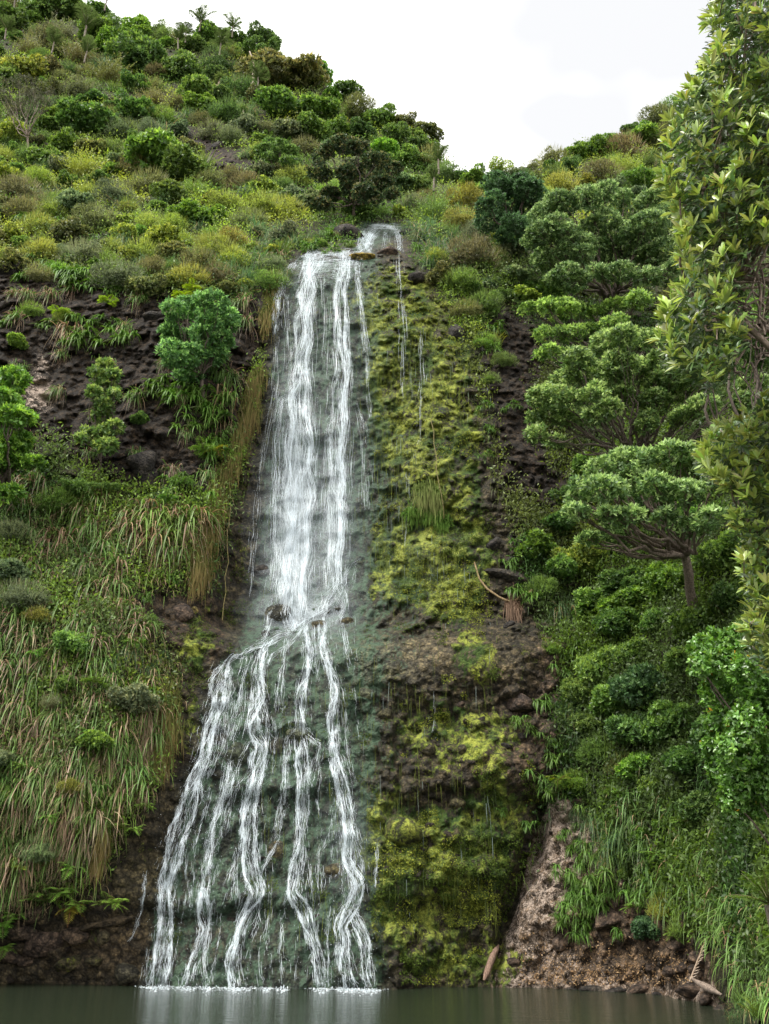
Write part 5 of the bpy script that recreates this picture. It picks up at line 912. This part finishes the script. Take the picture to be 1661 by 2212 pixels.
tree('dark_tree', [(545, 95, 20), (570, 90, 22), (595, 98, 16), (560, 108, 18)], (560, 135), 'dark wind bent tree leaning over the skyline on left hill', 'tree', 'dark green', .3, group=None, limbs=.05)

# ------------------------------------------------------------------ near tree at the right edge
def near_tree():
    bp = np.array([5.2, 6.0, 0.0]); root = empty('foreground_tree', bp)
    OUT1 = [(1545, -60), (1530, 50), (1535, 105), (1500, 160), (1475, 215), (1450, 262), (1432, 330), (1430, 385), (1452, 440), (1466, 500), (1472, 570), (1474, 620), (1440, 665), (1420, 715), (1432, 762), (1480, 800), (1530, 835), (1570, 800), (1600, 735), (1585, 640), (1600, 560), (1680, 520), (1800, 480), (1800, -60)]
    OUT2 = [(1530, 925), (1505, 985), (1520, 1020), (1570, 1050), (1590, 1130), (1605, 1220), (1625, 1300), (1610, 1390), (1680, 1460), (1800, 1460), (1800, 800), (1650, 830), (1640, 880), (1580, 915)]
    allt = []
    for poly, Y0, nr_, nm, lt in ((OUT1, 6.2, 620, 'upper_foliage', .30), (OUT2, 7.6, 420, 'lower_foliage', .5)):
        s = Soup(); x0 = min(a for a, _ in poly); y0 = min(b for _, b in poly); y1 = max(b for _, b in poly); k = 0; cen = []
        xs = rng.uniform(x0, 1780, 18000); ys = rng.uniform(y0, y1, 18000); ok = in_poly(xs, ys, poly); xs = xs[ok][:nr_ * 6]; ys = ys[ok][:nr_ * 6]
        n = len(xs); dep = Y0 + rng.uniform(-.1, 1.7, n); px_, py_ = xs, ys
        # edge distance: tips near the outline stand at the front and are pale
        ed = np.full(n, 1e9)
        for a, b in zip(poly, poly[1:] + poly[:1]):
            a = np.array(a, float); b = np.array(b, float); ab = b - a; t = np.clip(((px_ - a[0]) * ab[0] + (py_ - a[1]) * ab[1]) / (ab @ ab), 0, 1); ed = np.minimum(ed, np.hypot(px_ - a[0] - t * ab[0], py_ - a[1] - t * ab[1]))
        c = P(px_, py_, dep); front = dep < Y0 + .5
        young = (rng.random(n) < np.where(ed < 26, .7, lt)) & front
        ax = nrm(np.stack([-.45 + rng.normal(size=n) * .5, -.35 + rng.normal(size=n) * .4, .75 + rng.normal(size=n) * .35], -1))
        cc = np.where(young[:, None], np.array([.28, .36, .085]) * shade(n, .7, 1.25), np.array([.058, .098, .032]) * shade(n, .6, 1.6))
        kk = np.where(young, 9, 8)
        pp = np.repeat(c, kk, 0); aa = np.repeat(ax, kk, 0); N_ = len(pp); yy = np.repeat(young, kk)
        phi = rng.uniform(0, 2 * PI, N_); t1 = nrm(np.cross(aa, rand_dir(N_))); tilt = np.where(yy, rng.uniform(.45, 1.0, N_), rng.uniform(.8, 1.75, N_))
        ld = nrm(aa * np.cos(tilt)[:, None] + t1 * np.sin(tilt)[:, None]); pp = pp + ld * .012 - aa * np.where(yy, 0, rng.uniform(0, .12, N_))[:, None]
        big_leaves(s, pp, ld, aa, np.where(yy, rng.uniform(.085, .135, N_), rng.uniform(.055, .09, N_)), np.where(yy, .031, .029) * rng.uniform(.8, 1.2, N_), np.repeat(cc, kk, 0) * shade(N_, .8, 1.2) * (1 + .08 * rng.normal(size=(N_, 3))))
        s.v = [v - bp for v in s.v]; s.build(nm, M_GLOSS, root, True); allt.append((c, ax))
    b = Soup(); bc = (.20, .155, .125); tk = np.array([5.6, 7.4, -.3]); top = np.array([5.4, 7.6, 9.0]); tp = crooked(tk, top, 14, .12); tube(b, tp - bp, np.linspace(.26, .12, 14), bc, 10, .05)
    for c, ax in allt:
        sel = rng.permutation(len(c))[:150]
        hubs = [P(x, y, z) for x, y, z in ((1600, 600, 6.9), (1640, 400, 7.2), (1600, 250, 7.1), (1640, 80, 7.2), (1640, 700, 6.8), (1530, 680, 6.8), (1540, 420, 6.9), (1650, 1000, 8.4), (1640, 1180, 8.4), (1660, 1350, 8.4))] if c is allt[0][0] else []
        for h in hubs:
            st = tp[np.argmin(np.linalg.norm(tp - (h - [0, 0, 1.2]), axis=1))]; pth = crooked(st, h, 10, .3, -.04); tube(b, pth - bp, np.linspace(.07, .022, 10), bc, 7, .06); HB.append(h)
        H_ = np.array(HB)
        for i in sel:
            h = H_[np.argmin(np.linalg.norm(H_ - c[i], axis=1) + rng.random(len(H_)) * .5)]; tube(b, crooked(h, c[i], 7, .35, -.03) - bp, np.linspace(.016, .005, 7), bc, 5)
    # the bare twiggy tangle low in the crown
    for q in range(120):
        a = P(rng.uniform(1540, 1700), rng.uniform(500, 800), rng.uniform(6.7, 7.8)); d = rand_dir(1)[0] * [1, .5, .7]; tube(b, crooked(a, a + d * rng.uniform(.25, .8), 6, .35) - bp, np.linspace(.012, .003, 6), bc, 5)
    b.build('trunk', M_BARK, root, True)
    reg(root, 'tree', 1600, 300, 'tree', None, 'near tree with pale pointed leaf rosettes along the right frame edge')
HB = []
near_tree()
# glossy leaved shrub, nearer than the bank
def glossy():
    bp = P(1880, 1900, 15.2); bp[2] = .3; root = empty('glossy_shrub', bp); s = Soup(); lb = []  # leafy lobes
    for px, py, r in ((1515, 1400, 26), (1545, 1385, 30), (1590, 1390, 36), (1640, 1400, 40), (1510, 1440, 26), (1560, 1440, 40), (1620, 1460, 44), (1535, 1500, 26), (1580, 1500, 40), (1640, 1520, 44), (1560, 1560, 34), (1610, 1570, 44), (1545, 1610, 28), (1590, 1620, 44), (1650, 1620, 44), (1560, 1660, 32), (1610, 1680, 44), (1660, 1690, 40), (1580, 1725, 30), (1630, 1735, 34), (1700, 1500, 60), (1700, 1650, 60)):
        Y = 14.3 + rng.uniform(-.5, .6); m = mpp(px, py, Y); lb.append((P(px, py, Y) - bp, r * m))
        for _ in range(2): lb.append((P(px, py, Y) - bp + rand_dir(1)[0] * r * m * .7, r * m * .55))
    C_ = np.array([l[0] for l in lb]); 
    for c, r in lb:
        n = int(150 * r * r * 12.6); d = rand_dir(n); p = c + d * r * rng.uniform(.8, 1.05, n)[:, None]; k = 5; ax = nrm(d + [0, 0, .5] + .3 * rand_dir(n)); pp = np.repeat(p, k, 0); aa = np.repeat(ax, k, 0)
        cc = np.repeat(np.array([.105, .225, .04]) * shade(n, .55, 1.35) * np.where(rng.random((n, 1)) < .25, [1.5, 1.3, 1.2], [1, 1, 1]), k, 0) * shade(n * k, .8, 1.2)
        cc = np.where(rng.random((n * k, 1)) < .004, [.6, .33, .03], cc); ld = nrm(aa * .5 + rand_dir(n * k)); big_leaves(s, pp, ld, aa + .3 * rand_dir(n * k), .075 * rng.uniform(.7, 1.2, n * k), .042 * rng.uniform(.8, 1.1, n * k), cc)
    s.build('leaves', M_GLOSS, root, True)
    b = Soup()
    for q in range(0, len(lb), 6): tube(b, crooked((rng.normal() * .15, 0, -.1), lb[q][0], 9, .2), np.linspace(.035, .01, 9), (.12, .095, .075), 6)
    b.build('stem', M_BARK, root, True)
    reg(root, 'shrub', 1600, 1550, 'shrub', None, 'glossy bright green round leaved shrub with orange specks at right edge')
glossy()

# ------------------------------------------------------------------ hanging moss curtains
def curtain(path, wid, n, ln, own, c0=(.085, .10, .025), c1=(.20, .145, .06)):
    s = Soup(); r = resample(path, 2.0); i = rng.integers(0, len(r), n); p = r[i] + np.stack([rng.normal(size=n) * wid * .5 + 7 * vnoise(np.stack([i * .09, i * 0, i * 0], -1), 3), rng.normal(size=n) * 10], -1); b = surf(p[:, 0], p[:, 1], .10 + np.abs(rng.normal(size=n)) * .12)
    org = b.mean(0); d = np.stack([rng.normal(size=n) * .12, -.25 + rng.normal(size=n) * .15, -np.ones(n)], -1); blades(s, b - org, d, rng.uniform(.15, 1, n) ** 1.5 * ln, rng.uniform(.012, .03, n), .25, np.array(c0) * shade(n), np.array(c1) * shade(n, .6, 1.35), 3, side=nrm(np.cross(d, [0, 1.0, 0]) + .3 * rand_dir(n)))
    n2 = n * 4; i = rng.integers(0, len(r), n2); p = r[i] + rng.normal(size=(n2, 2)) * [wid * .5, 5]; b = surf(p[:, 0], p[:, 1], .12 + rng.random(n2) * .12); leaves(s, b - org, rand_dir(n2) + [0, -.4, -.6], rng.uniform(.04, .12, n2), .03, np.array(c0) * shade(n2, .7, 1.6))
    o = s.build('moss_curtain', M_MOSS, None, loc=org); reg(o, 'moss', 0, 0, 'hanging moss', 'moss curtains edging the falls', own)
curtain([(600, 560), (585, 640), (575, 700)], 14, 1500, .7, 'short golden moss fringe left of the waterfall lip')
curtain([(560, 800), (548, 850), (535, 900), (515, 960), (505, 1010)], 16, 2600, .9, 'golden brown moss curtain beside the upper plunge')
curtain([(490, 1010), (478, 1060), (470, 1110), (455, 1150)], 16, 2000, .9, 'golden moss curtain below the drooping sedges left of falls')
curtain([(435, 1140), (445, 1180), (440, 1220), (425, 1240)], 20, 2600, .85, 'straw coloured moss curtain ending over the wet brown rock')
curtain([(365, 1470), (368, 1520), (362, 1580), (350, 1620)], 18, 3200, 1.0, 'long golden moss pillar on the lower left bank')
curtain([(325, 1530), (320, 1600), (300, 1650)], 14, 1200, .9, 'grey brown strand curtain beside the golden moss pillar', (.12, .1, .06), (.22, .16, .09))
curtain([(232, 1790), (225, 1830), (215, 1850)], 14, 900, .6, 'small golden moss fringe low on the left bank')
curtain([(905, 1060), (925, 1050), (945, 1075)], 16, 700, .8, 'green moss strands under the overhang right of the falls', (.09, .13, .03), (.16, .17, .06))
curtain([(880, 1110), (930, 1105), (960, 1130)], 14, 700, .35, 'mossy green arch over the dark recess right of the falls', (.06, .13, .02), (.10, .16, .03))
curtain([(1105, 1300), (1115, 1310)], 12, 500, .7, 'brown root mat hanging under the bent root', (.14, .09, .06), (.2, .14, .1))

# ------------------------------------------------------------------ stones
def stone_mesh(name, seed, flat=.7):
    nu, nv = 22, 14; u = np.linspace(0, 2 * PI, nu, endpoint=False); v = np.linspace(0, PI, nv); U, Vv = np.meshgrid(u, v); d = np.stack([np.cos(U) * np.sin(Vv), np.sin(U) * np.sin(Vv), np.cos(Vv)], -1)
    r = 1 + .32 * fbm(d * 1.1 + seed * 3.7, 2, seed); 
    for q in range(7):                       # broken faces
        pn = nrm(np.random.default_rng(seed * 31 + q).normal(size=3)); k_ = .72; r = np.minimum(r, k_ / np.maximum(d @ pn, .05)) if True else r
    r = r + .05 * fbm(d * 5 + seed, 3, seed + 5); v3 = d * r[..., None] * [1, .85, flat]
    ii = np.arange(nu * nv).reshape(nv, nu); q = np.stack([ii[:-1], np.roll(ii, -1, 1)[:-1], np.roll(ii, -1, 1)[1:], ii[1:]], -1).reshape(-1, 4)
    return v3.reshape(-1, 3), q
def stone(px, py, r, col, own, moss=0., seed=None, flat=.7, rx=1.0, wet=.2, name='boulder', group='boulders set in the rock and along the pool', stick=.35):
    seed = int(px * 7 + py) % 997; v, q = stone_mesh('b', seed, flat); p = surf(px, py); m = mpp(px, py, p[1])
    me = make_mesh(name, v * r * m * [rx, 1, 1], q, M_ROCK, {'Col': np.tile(col, (len(v), 1)), 'Mask': np.tile([moss, .1, wet], (len(v), 1))}, True); o = bpy.data.objects.new(name, me); COL.objects.link(o)
    o.location = p + np.array([0, (.35 - stick) * r * m, 0]); o.rotation_euler = (0, rng.uniform(-.4, .4), 0); reg(o, 'boulder', px, py, 'boulder', group, own); return o
DK = (.045, .042, .042); BR = (.10, .075, .062); GR = (.12, .10, .085); OL = (.09, .085, .05)
ST = [(308, 1003, 36, DK, 'big smooth dark boulder jutting from the left cliff', 0, 1.0, .9), (316, 1030, 26, DK, 'dark underside block beneath the big left cliff boulder', 0, 1.2, .9), (338, 685, 20, DK, 'dark stone left of the round silvery tree', 0, .6, 1.4), (30, 590, 30, DK, 'dark rock at top left corner of the left cliff', 0, .8, 1.3),
 (835, 548, 20, BR, 'brown rounded rock beside the small top cascade', 0, .6, 1.3), (780, 558, 24, (.30, .24, .05), 'yellow stained slab on the waterfall lip', .5, .35, 1.2), (903, 600, 22, DK, 'dark pointed rock above the green moss slope', 0, .6, 1.2), (985, 722, 22, DK, 'dark block on the right shoulder of mossy rock', .2, 1.2, .9), (605, 1330, 27, (.06, .065, .055), 'round boulder with water arching over it', .1, 1.0, 1),
 (705, 1325, 14, (.06, .065, .055), 'small dark rock parting the ledge stream, left', .2, 1, 1), (735, 1318, 15, (.06, .065, .055), 'small dark rock parting the ledge stream, right', .2, 1, 1), (750, 1345, 18, OL, 'mossy rock just under the ledge stream', .4, .8, 1), (575, 1372, 10, (.06, .065, .055), 'small dark knob left of the arching water', .2, 1, 1), (690, 1350, 14, OL, 'brown rock between two streams under the ledge', .3, .8, 1.2),
 (512, 1632, 26, (.06, .08, .055), 'mossy round boulder between the left streams', .4, 1.1, .9), (650, 1590, 26, (.08, .1, .07), 'wet boulder splitting the middle stream', .2, .8, 1.1), (596, 1612, 18, (.05, .055, .045), 'dark rock beside the second stream', .2, 1.1, .8), (480, 1600, 16, (.05, .055, .045), 'dark knob in the left stream', .2, 1, 1), (470, 1672, 14, (.05, .055, .045), 'lower dark knob in the left stream', .2, 1, 1), (600, 1840, 22, OL, 'mossy rock under the small side stream', .5, 1.0, .9),
 (575, 1560, 12, (.06, .065, .05), 'small rock at the fork of the second stream', .2, 1, 1), (720, 1880, 20, OL, 'olive rock left of the rightmost stream', .5, .9, 1), (870, 1800, 44, (.09, .10, .04), 'big mossy bulge right of the falls', .9, .8, 1.1), (1125, 1522, 34, BR, 'cracked brown boulder set in the right rock face', 0, .7, 1.0), (1100, 1248, 34, (.06, .055, .048), 'long dark block beside the bent root', .1, .5, 1.5), (1068, 1175, 17, DK, 'yellow topped dark stone at the right moss edge', .5, .8, 1),
 (1127, 1178, 22, DK, 'dark wedge of rock under the right shrubs', 0, 1.2, .8), (1108, 1212, 13, DK, 'small dark stone under the wedge of rock', 0, 1.1, .9), (1100, 1352, 14, DK, 'grey stone above the smooth bulging bed', 0, .8, 1.1), (1032, 1528, 17, OL, 'olive topped stone below the smooth bed', .5, 1.0, .8), (997, 1522, 11, BR, 'brown pebble left of the olive topped stone', 0, .9, .9), (925, 1620, 14, OL, 'round mossy knob in the undercut', .4, 1, 1), (1000, 1620, 13, OL, 'small round knob right in the undercut', .3, 1, 1),
 (1095, 1612, 9, DK, 'small dark stone in the brown bulge, upper', 0, .7, 1.4), (1130, 1590, 10, DK, 'small dark stone at the top of brown bulge', 0, .7, 1.4), (1185, 1590, 18, BR, 'brown stone at the right end of brown bulge', 0, .9, 1), (790, 1500, 16, (.11, .13, .09), 'pale green knob beside the thin trickle', .2, 1, 1), (830, 1545, 16, (.10, .10, .06), 'round knob on the upper conglomerate', .3, .8, 1.2), (890, 1715, 18, OL, 'mossy knob above the big bulge, left', .7, .9, 1), (985, 1735, 20, OL, 'mossy knob above the big bulge, right', .6, .9, 1),
 (1155, 1798, 14, BR, 'brown stone tucked where rock meets pink slope', 0, .8, 1), (1130, 1830, 16, DK, 'dark stone in the mossy cleft', .2, 1, .9), (1258, 1735, 20, BR, 'lichen spotted boulder above the pink slope', 0, .6, 1.3), (1320, 1985, 40, (.12, .09, .075), 'large flat brown boulder on the lower right bank', 0, .55, 1.15), (1110, 2078, 15, BR, 'rounded stone above the driftwood log', 0, .8, 1.1), (1225, 1990, 14, BR, 'brown stone below the lilies on pink rock', 0, .7, 1.1), (1210, 2040, 20, (.16, .12, .1), 'pale brown stone low on pink rock', 0, 1.0, .8),
 (1470, 2040, 24, BR, 'squat brown boulder above the right shore', 0, .7, 1.1), (1520, 2075, 24, BR, 'brown boulder stacked behind the right shore', 0, .7, 1.3), (1290, 2140, 26, (.06, .055, .05), 'dark wet stone at the waterline under pink rock', 0, .5, 1.4), (1240, 2142, 14, (.06, .055, .05), 'small wet stone left along the waterline', 0, .5, 1.6), (1385, 2140, 34, BR, 'broad brown stone at the right waterline', 0, .5, 1.4), (1330, 2142, 20, DK, 'dark wet stone between brown shore stones', 0, .5, 1.4), (1425, 2152, 14, DK, 'small dark stone just off the right shore', 0, .5, 1.3),
 (1500, 2140, 30, BR, 'brown boulder where the right shore bends', 0, .6, 1.3), (1540, 2150, 26, (.13, .1, .085), 'pale brown boulder on the right shore bend', 0, .6, 1.4), (1560, 2185, 24, GR, 'grey stone beneath the near shore clump', 0, .7, 1.3), (1590, 2210, 22, GR, 'nearest grey shore stone at bottom right', 0, .7, 1.3), (1455, 2100, 20, BR, 'brown stone behind the right waterline', 0, .7, 1.2), (1410, 2090, 16, BR, 'small brown stone among fallen leaves', 0, .7, 1.1), (1480, 2090, 18, BR, 'angular stone beside the pale dead frond', 0, .8, 1),
 (1500, 2095, 16, BR, 'second angular stone right of the dead frond foot', 0, .8, 1), (40, 2015, 28, (.10, .08, .07), 'brown rock left at the foot of left bank', 0, .7, 1.4), (100, 2035, 36, (.11, .085, .075), 'largest angular brown rock at foot of left bank', 0, .7, 1.4), (160, 2022, 24, (.13, .10, .08), 'rounded tan rock on the left shore', 0, .7, 1.3), (70, 1975, 24, (.09, .07, .06), 'brown rock under the ferns', 0, .7, 1.3), (195, 1888, 22, (.09, .07, .065), 'dark brown block under moss fringe at left', 0, 1, 1.1), (225, 2025, 16, (.13, .12, .08), 'olive stone on the left shore', .4, .9, 1),
 (250, 1990, 24, (.11, .09, .065), 'low shelf rock left of the trickle', 0, .4, 1.8), (200, 2000, 18, (.11, .09, .065), 'small shelf rock above the left shore', 0, .5, 1.5), (15, 2060, 26, (.09, .07, .06), 'rock at the left frame edge by the pool', .2, .7, 1.2), (60, 2070, 20, (.09, .07, .06), 'small rock near the left pool edge', .3, .7, 1.3), (150, 2080, 24, OL, 'mossy stone by the left pool edge', .7, .7, 1.3), (275, 2105, 26, (.06, .06, .045), 'dark rounded rock where left trickle meets pool', .3, .9, 1.1), (205, 2075, 16, OL, 'small mossy stone near left trickle', .6, .8, 1.2),
 (565, 1235, 16, DK, 'hidden dark knob left of plunge', .2, 1, 1), (395, 1325, 20, BR, 'brown wedge under the straw moss curtain', .1, 1, 1.1), (420, 1318, 10, (.2, .17, .06), 'small yellow stone under straw moss curtain', .3, 1.2, .8), (405, 295, 12, DK, 'dark rock in the bare scarp, upper', 0, 1, 1), (425, 318, 16, DK, 'dark rock in the bare scarp, left', 0, 1, 1), (470, 318, 14, DK, 'dark rock in the bare scarp, right', 0, 1, 1), (350, 283, 10, BR, 'small grey rock high in the bare scarp', 0, 1, 1), (1215, 835, 12, BR, 'brown stone hidden in right soil', 0, 1, 1), (750, 512, 26, DK, 'dark rock wall left of the small top cascade', .2, .9, 1.2), (884, 505, 18, DK, 'dark stone right of the small top cascade', .2, .8, 1.2), (1050, 850, 12, DK, 'dark stone beside the upper right lilies', 0, 1, 1)]
for px, py, r, c, own, ms, fl, rx in ST: stone(px, py, r * 1.12, c, own, ms, flat=fl * .9, rx=rx)

# small embedded stones: individual pebbles across the bare rock faces
PEB = []
for i in range(6):
    v, q = stone_mesh('p', 100 + i, .75); me = make_mesh('rock', v, q, M_ROCK, {'Col': np.tile((.085, .072, .062), (len(v), 1)), 'Mask': np.tile([.25, .15, .3], (len(v), 1))}, True); PEB.append(me)
pk = 0; tries = 0; pl = []
while pk < 150 and tries < 9000:
    tries += 1; px = rng.uniform(0, 1540); py = rng.uniform(600, 2130)
    zone = 'in the dark left cliff' if in_poly(px, py, CLIFF_L) and px < 540 else 'in the soil right of the mossy rock' if in_poly(px, py, CLIFF_R) else 'in the rock right of the falls' if in_poly(px, py, FACE) and px > 830 and py > 1480 else 'in the pinkish rock slope' if in_poly(px, py, PINK) else 'behind the lower streams' if in_poly(px, py, FACE) and py > 1450 and px > 400 and px < 800 and rng.random() < .5 else 'along the foot of the left bank' if px < 300 and py > 1960 else None
    if zone is None: continue
    r = rng.uniform(4, 11)
    if any((px - a) ** 2 + (py - b) ** 2 < (r + c + 6) ** 2 for a, b, c in pl): continue
    pl.append((px, py, r)); p = surf(px, py, 0, True); m = mpp(px, py, p[1]); o = bpy.data.objects.new('rock', PEB[rng.integers(6)]); COL.objects.link(o); o.location = p + np.array([0, .05, 0]); o.scale = np.array([rng.uniform(.9, 1.7), 1, rng.uniform(.6, 1.1)]) * r * m; o.rotation_euler = (rng.uniform(-.4, .4), rng.uniform(-.5, .5), rng.uniform(0, 6)); pk += 1
    REG.append((o, 'small embedded rock', px, py, 'rock', 'small rocks embedded in the faces', None))

# ------------------------------------------------------------------ wood
s = Soup(); a = surf(1045, 2118, .5); b = surf(1078, 2060, .35); b[2] = max(b[2], .9); tube(s, crooked(a, b, 8, .05) - a, [.02, .07, .085, .08, .085, .075, .06, .02], (.17, .11, .08), 8, .1); o = s.build('driftwood_log', M_BARK, None, True, a); reg(o, '', 0, 0, 'log', None, 'reddish brown driftwood log leaning on rock at the pool edge')
s = Soup(); pts = np.array([(1025, 1215), (1035, 1250), (1052, 1272), (1078, 1290), (1100, 1300), (1115, 1296), (1128, 1285), (1140, 1283), (1150, 1275)], float); A = surf(pts[:, 0], pts[:, 1], .22); tube(s, A - A[0], np.linspace(.025, .045, 9), (.22, .16, .08), 8, .1); o = s.build('bent_root', M_BARK, None, True, A[0]); reg(o, '', 0, 0, 'root', None, 'bent bare root crossing the right edge of the mossy rock')
s = Soup(); A = surf(np.array([1490, 1530, 1560]), np.array([2112, 2135, 2150]), .6); tube(s, A - A[0], [.02, .08, .02], (.2, .16, .13), 7, .1); o = s.build('driftwood_log', M_BARK, None, True, A[0]); reg(o, '', 0, 0, 'log', None, 'grey weathered wood lying on the right shore stones')
root = empty('dead_frond', surf(1490, 2120, .7)); s = Soup(); frond(s, np.zeros(3), (.45, -.2, 1), 1.5, .5, .1, (.55, .45, .36), 24, pw=.03, rach=(.5, .4, .3)); s.build('leaflets', M_BLADE, root); reg(root, '', 0, 0, 'dead palm frond', None, 'pale dead palm frond standing on the right shore')
for (x0, y0, x1, y1, own) in ((930, 905, 962, 1120, 'thin green vine hanging down the mossy rock'), (500, 1090, 480, 1340, 'thin brown root hanging left of the plunge'), (1180, 600, 1230, 640, 'pale bare branch under the widest crown')):
    s = Soup(); t = np.linspace(0, 1, 9); A = surf(x0 + (x1 - x0) * t + rng.normal(size=9) * 2, y0 + (y1 - y0) * t, .35); tube(s, A - A[0], .014, (.16, .14, .05), 5); o = s.build('vine', M_BARK, None, True, A[0]); reg(o, '', 0, 0, 'vine', None, own)

# ------------------------------------------------------------------ ground cover nobody could count
for px, py, r, kd, tn in ((722, 512, 20, 'fine', 'olive'), (755, 532, 12, 'fine', 'mid green'), (700, 528, 18, 'broad', 'mid green'), (745, 490, 20, 'broad', 'olive'), (668, 528, 20, 'fine', 'yellow-green')): shrub(px, py, r, kd, tn)
def cover():
    n = 260000; px = rng.uniform(-300, 1900, n); py = rng.uniform(0, 2130, n); wx_ = px + 22 * rng.normal(size=n) * .5; wy_ = py + 10 * rng.normal(size=n)
    ok = (py > ridge(px) - 4) & VEGX(wx_, wy_) & ~((px > 650) & (px < 880) & (py > 550) & (py < 700)); ok &= ~((px > 1380) & (py > 2040) & (px < 1600)); px = px[ok]; py = py[ok]; n = len(px)
    p = surf(px, py); hgt = np.clip(.45 + .6 * vnoise(p * .9, 3), .05, 1.1); m = mpp(px, py, p[:, 1])
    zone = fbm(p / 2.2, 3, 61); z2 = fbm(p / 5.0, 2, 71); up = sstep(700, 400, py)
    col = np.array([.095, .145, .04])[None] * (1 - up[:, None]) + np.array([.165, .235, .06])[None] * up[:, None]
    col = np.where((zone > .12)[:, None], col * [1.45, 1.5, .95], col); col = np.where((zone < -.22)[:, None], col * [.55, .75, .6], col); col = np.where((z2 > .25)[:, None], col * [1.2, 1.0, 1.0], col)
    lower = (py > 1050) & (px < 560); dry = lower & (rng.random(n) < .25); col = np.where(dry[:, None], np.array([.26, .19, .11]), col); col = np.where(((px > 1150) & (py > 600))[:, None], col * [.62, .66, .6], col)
    col = col * shade(n, .6, 1.45)
    grass = (rng.random(n) < .38) | dry; s = Soup(); g = np.where(grass)[0]; l_ = np.where(~grass)[0]
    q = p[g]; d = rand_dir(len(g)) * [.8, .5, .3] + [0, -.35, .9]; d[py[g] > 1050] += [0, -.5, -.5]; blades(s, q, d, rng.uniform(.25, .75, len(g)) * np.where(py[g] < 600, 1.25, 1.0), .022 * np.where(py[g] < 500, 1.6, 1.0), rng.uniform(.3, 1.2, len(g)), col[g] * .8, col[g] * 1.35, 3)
    a = s.build('grass', M_BLADE); tag(a, 'rough grass covering the slopes between the plants', kind='stuff')
    s = Soup(); k = 5; q = np.repeat(p[l_], k, 0); N_ = len(q); hh = np.repeat(hgt[l_], k); q = q + rng.normal(size=(N_, 3)) * .12 + np.array([0, -.35, .9]) * (hh * rng.random(N_))[:, None]
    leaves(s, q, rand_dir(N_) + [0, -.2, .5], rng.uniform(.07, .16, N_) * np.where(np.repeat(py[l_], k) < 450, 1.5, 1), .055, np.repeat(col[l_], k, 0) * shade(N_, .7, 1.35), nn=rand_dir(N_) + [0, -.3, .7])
    a = s.build('ground_cover', M_LEAF); tag(a, 'low leafy growth covering the slopes between the plants', kind='stuff')
cover()
def moss_tufts():
    n = 220000; px = rng.uniform(360, 1260, n); py = rng.uniform(540, 2125, n)
    D = D0(px, py); b0 = P(px, py, D); mv = .9 * blob(px, py, 840, 640, 60, 80) + .9 * blob(px, py, 930, 700, 60, 70) + .8 * blob(px, py, 860, 840, 80, 150) + .7 * blob(px, py, 980, 760, 45, 70) + .6 * blob(px, py, 950, 940, 100, 90) + .85 * blob(px, py, 1010, 1150, 55, 160) + .55 * blob(px, py, 900, 1220, 130, 120) + .6 * blob(px, py, 985, 1300, 60, 60) + .5 * blob(px, py, 960, 1580, 90, 60) + .6 * blob(px, py, 1080, 1600, 60, 90) \
        + .9 * blob(px, py, 860, 1820, 70, 100) + .95 * blob(px, py, 1010, 1850, 120, 110) + .8 * blob(px, py, 920, 1980, 140, 110) + .85 * blob(px, py, 430, 1380, 60, 70) + .6 * blob(px, py, 420, 1560, 36, 130) + .5 * blob(px, py, 520, 1150, 40, 220) + .8 * blob(px, py, 1130, 1850, 40, 150)
    no = fbm(b0 / .55, 4, 301) * .9; ok = (mv * .55 + no > .36) & in_poly(px, py, FACE); px = px[ok]; py = py[ok]; no = no[ok]; n = len(px); p = surf(px, py, .02, True)
    big = fbm(p / 1.1, 2, 401); col = np.where((big > -.02)[:, None], np.array([.22, .25, .04]), np.array([.075, .115, .02])) * shade(n, .55, 1.3)
    col = np.where(((px < 800) | (rng.random(n) < .15))[:, None], np.array([.07, .10, .02]) * shade(n), col)
    s = Soup(); leaves(s, p, rand_dir(n) * .8 + [0, -.6, -.5], rng.uniform(.03, .085, n), rng.uniform(.02, .04, n), col); a = s.build('moss', M_MOSS); tag(a, 'yellow green moss growing on the wet rock', kind='stuff')
moss_tufts()
def strands():
    n = 4200; px = np.concatenate([rng.uniform(800, 1060, n // 2), rng.uniform(560, 1080, n - n // 2)]); py = np.concatenate([rng.uniform(680, 1250, n // 2), rng.uniform(620, 2000, n - n // 2)]); k = fbm(np.stack([px / 60, py / 60, px * 0], -1), 2, 5) > -.1; px, py = px[k], py[k]; n = len(px); p = surf(px, py, rng.uniform(.12, .3, n))
    d = np.tile([0, -.05, -1.0], (n, 1)) + rng.normal(size=(n, 3)) * .03; c = np.where(rng.random((n, 1)) < .07, [.22, .27, .25], np.where(rng.random((n, 1)) < .5, [.12, .15, .03], [.05, .07, .03])) * shade(n)
    s = Soup(); blades(s, p, d, rng.uniform(.12, .8, n), rng.uniform(.006, .014, n), 0, c, c, 2, side=np.tile([1.0, 0, 0], (n, 1))); a = s.build('hanging_strands', M_MOSS); tag(a, 'fine wet strands hanging from the mossy rock', kind='stuff')
strands()
# fallen leaves on the pink rock
n = 1500; px = rng.uniform(1120, 1500, n); py = 2128 - np.abs(rng.normal(size=n)) * 50; p = surf(px, py, .03, True); ok = p[:, 2] > .03; s = Soup(); p = p[ok]; n = len(p); leaves(s, p, rand_dir(n), rng.uniform(.03, .08, n), .025, np.array([.42, .28, .14]) * shade(n, .5, 1.3)); tag(s.build('leaf_litter', M_LEAF), 'fallen tan leaves scattered on the pink rock above the pool', kind='stuff')
finish_labels(); drop_protos()
